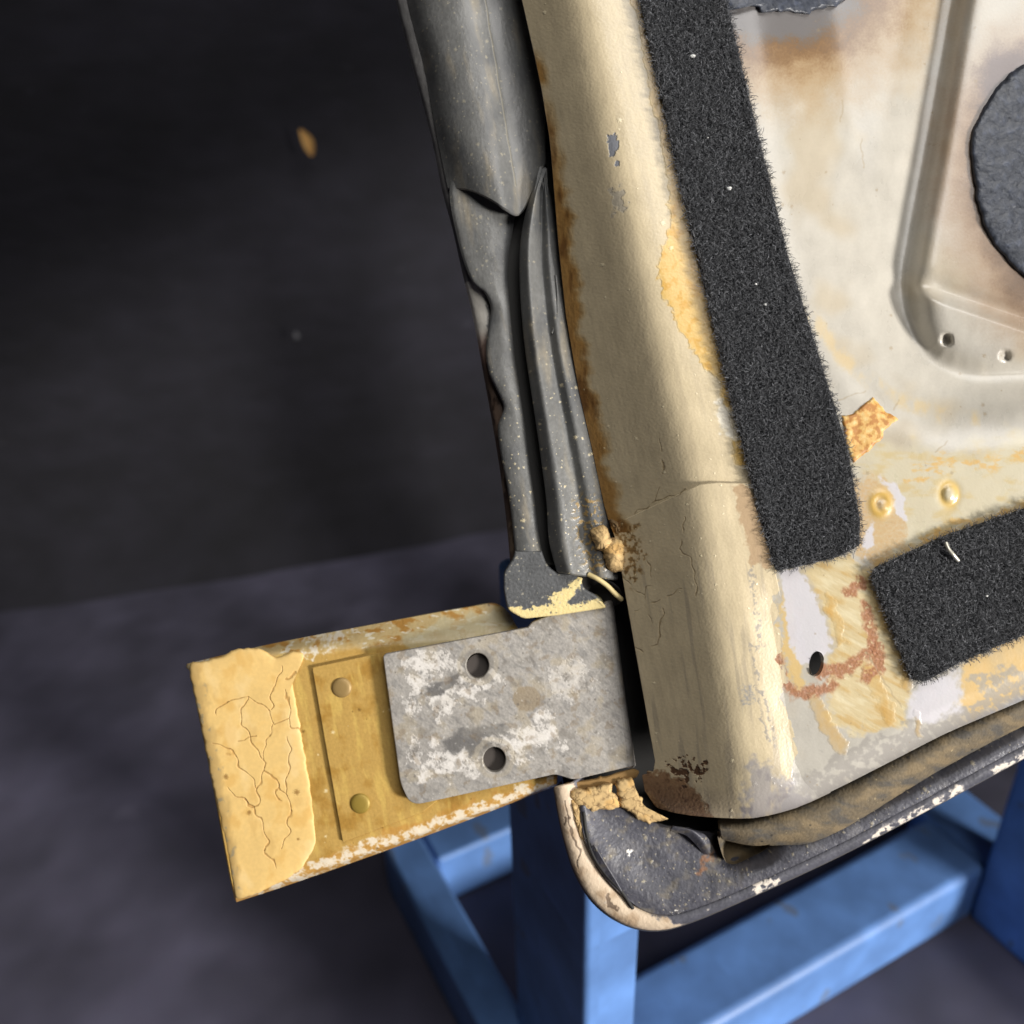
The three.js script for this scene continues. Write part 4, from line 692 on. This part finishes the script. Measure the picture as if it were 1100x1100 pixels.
const boltOutline = roundCorners([[411, 703, 5], [567, 674, 0], [572, 668, 3], [588, 662, 3], [652, 648, 0], [662, 730, 0], [676, 824, 0], [616, 838, 6], [604, 834, 6], [596, 832, 3], [441, 866, 14], [430, 842, 8]], 3);
const bp = part(hinge, 'bolt_plate', plate(boltOutline, [[513, 715, 12, 13.5, 0.1], [531, 816, 12, 13.5, 0.1]], -31, 3, 0.5), boltMat, 'bare grey steel bolt plate with two holes and white residue');
void bp;
part(hinge, 'gap_shade_bend', loft([[[651.5, 648, -31.3], [661.5, 730, -31.3], [675.5, 824, -31.3]], [[654, 647.5, -31.9], [664, 729, -31.9], [678, 823, -31.9]], [[657, 647, -35], [667, 728, -35], [681, 822, -35]], [[659, 646, -44], [669, 728, -44], [683, 822, -44]]], 40, 24, 2), boltMat, 'added bend at the bolt plate end that makes the dark gap beside the wall');  // bend added so the gap beside the side wall goes dark

// ================================================================== loose bits on the backdrop
{
  const wallHit = (u, v) => {                                // a seen direction met with the backdrop
    const d = new THREE.Vector3((u - 550) / F, (550 - v) / F, -1).applyQuaternion(Q), c = toWorld(0, 0, D), nrm = W1.clone().sub(W0).normalize().cross(new THREE.Vector3(0, 1, 0)).normalize();
    return c.clone().addScaledVector(d, W0.clone().sub(c).dot(nrm) / d.dot(nrm));
  };
  const flake = (name, label, u, v, L, wd, colr, turn) => {
    const P = []; for (let i = 0; i <= 14; i++) { const row = []; for (let j = 0; j <= 6; j++) { const s = i / 14, t = j / 6 - 0.5, w = wd * Math.sin(Math.PI * Math.min(0.96, s * 0.9 + 0.06)); row.push(new THREE.Vector3(t * w + 0.25 * wd * Math.sin(s * 3), (s - 0.5) * L, 0.004 * Math.sin(s * 4) + 0.5 * wd * t * t + 0.004)); } P.push(row); }
    const m = new THREE.Mesh(shell(P, 0.0006), plain(colr, 0.8)); m.name = name; m.position.copy(wallHit(u, v)).add(new THREE.Vector3(0.0, 0, 0.026)); m.rotation.set(0, 0.1, turn); m.castShadow = m.receiveShadow = true; m.userData = { label, category: 'flake' }; scene.add(m);
  };
  flake('paint_flake', 'curled yellow paint flake stuck to the dark backdrop', 333, 149, 0.03, 0.012, 0xc89a58, 0.35);
  flake('lint_bit', 'tiny grey lint bit on the dark backdrop below the yellow flake', 322, 352, 0.008, 0.006, 0x6a6a6e, 0.1);
}

// ================================================================== LAMPS (outside the frame)
function lampFixture(name, label, cfg, w, h, light, pole) {
  const g = new THREE.Group(); g.name = name; g.userData = { label, category: 'lamp' };
  const back = new THREE.Vector3(0, 0, 1).applyQuaternion(light.quaternion);       // lights shine along -z
  g.position.copy(cfg.pos); g.quaternion.copy(light.quaternion);
  const face = new THREE.Mesh(new THREE.PlaneGeometry(w, h), new THREE.MeshStandardMaterial({ color: 0x111111, emissive: cfg.color, emissiveIntensity: 0.6, side: THREE.DoubleSide })); face.name = 'diffuser'; face.position.z = 0.012; g.add(face);
  const box = new THREE.Mesh(new RoundedBoxGeometry(w + 0.03, h + 0.03, 0.05, 2, 0.01), plain(0x202022, 0.6)); box.name = 'housing'; box.position.z = 0.042; g.add(box);
  scene.add(g); void back; void pole;
  return g;
}
lampFixture('work_lamp', 'square work lamp standing beside the door', KEY, KEY.size, KEY.size, keyLight);
lampFixture('added_fill_panel', 'added unseen fill light panel above the door', FILL, FILL.w, FILL.h, fillLight);  // added unseen panel, stands in for bounced workshop light
{ // stand of the work lamp
  const y = KEY.pos.y - 0.1, g = new THREE.CylinderGeometry(0.015, 0.015, y, 16); const lamp = scene.getObjectByName('work_lamp');
  const inv = lamp.quaternion.clone().invert(), off = new THREE.Vector3(0, 0, 0.085).applyQuaternion(lamp.quaternion), toL = (p) => p.clone().sub(lamp.position).applyQuaternion(inv);
  const foot = new THREE.Vector3(lamp.position.x + off.x, 0, lamp.position.z + off.z);
  const pole = new THREE.Mesh(g, plain(0x2a2a2c, 0.5)); pole.name = 'pole'; pole.position.copy(toL(foot.clone().setY(y / 2 + 0.02))); pole.quaternion.copy(inv); lamp.add(pole);
  const base = new THREE.Mesh(new THREE.CylinderGeometry(0.16, 0.17, 0.025, 32), plain(0x2a2a2c, 0.5)); base.name = 'base'; base.position.copy(toL(foot.clone().setY(0.0125))); base.quaternion.copy(inv); lamp.add(base);
}
scene.traverse(o => { if (o.isMesh) { o.castShadow = true; o.receiveShadow = true; } });
renderer.render(scene, camera);
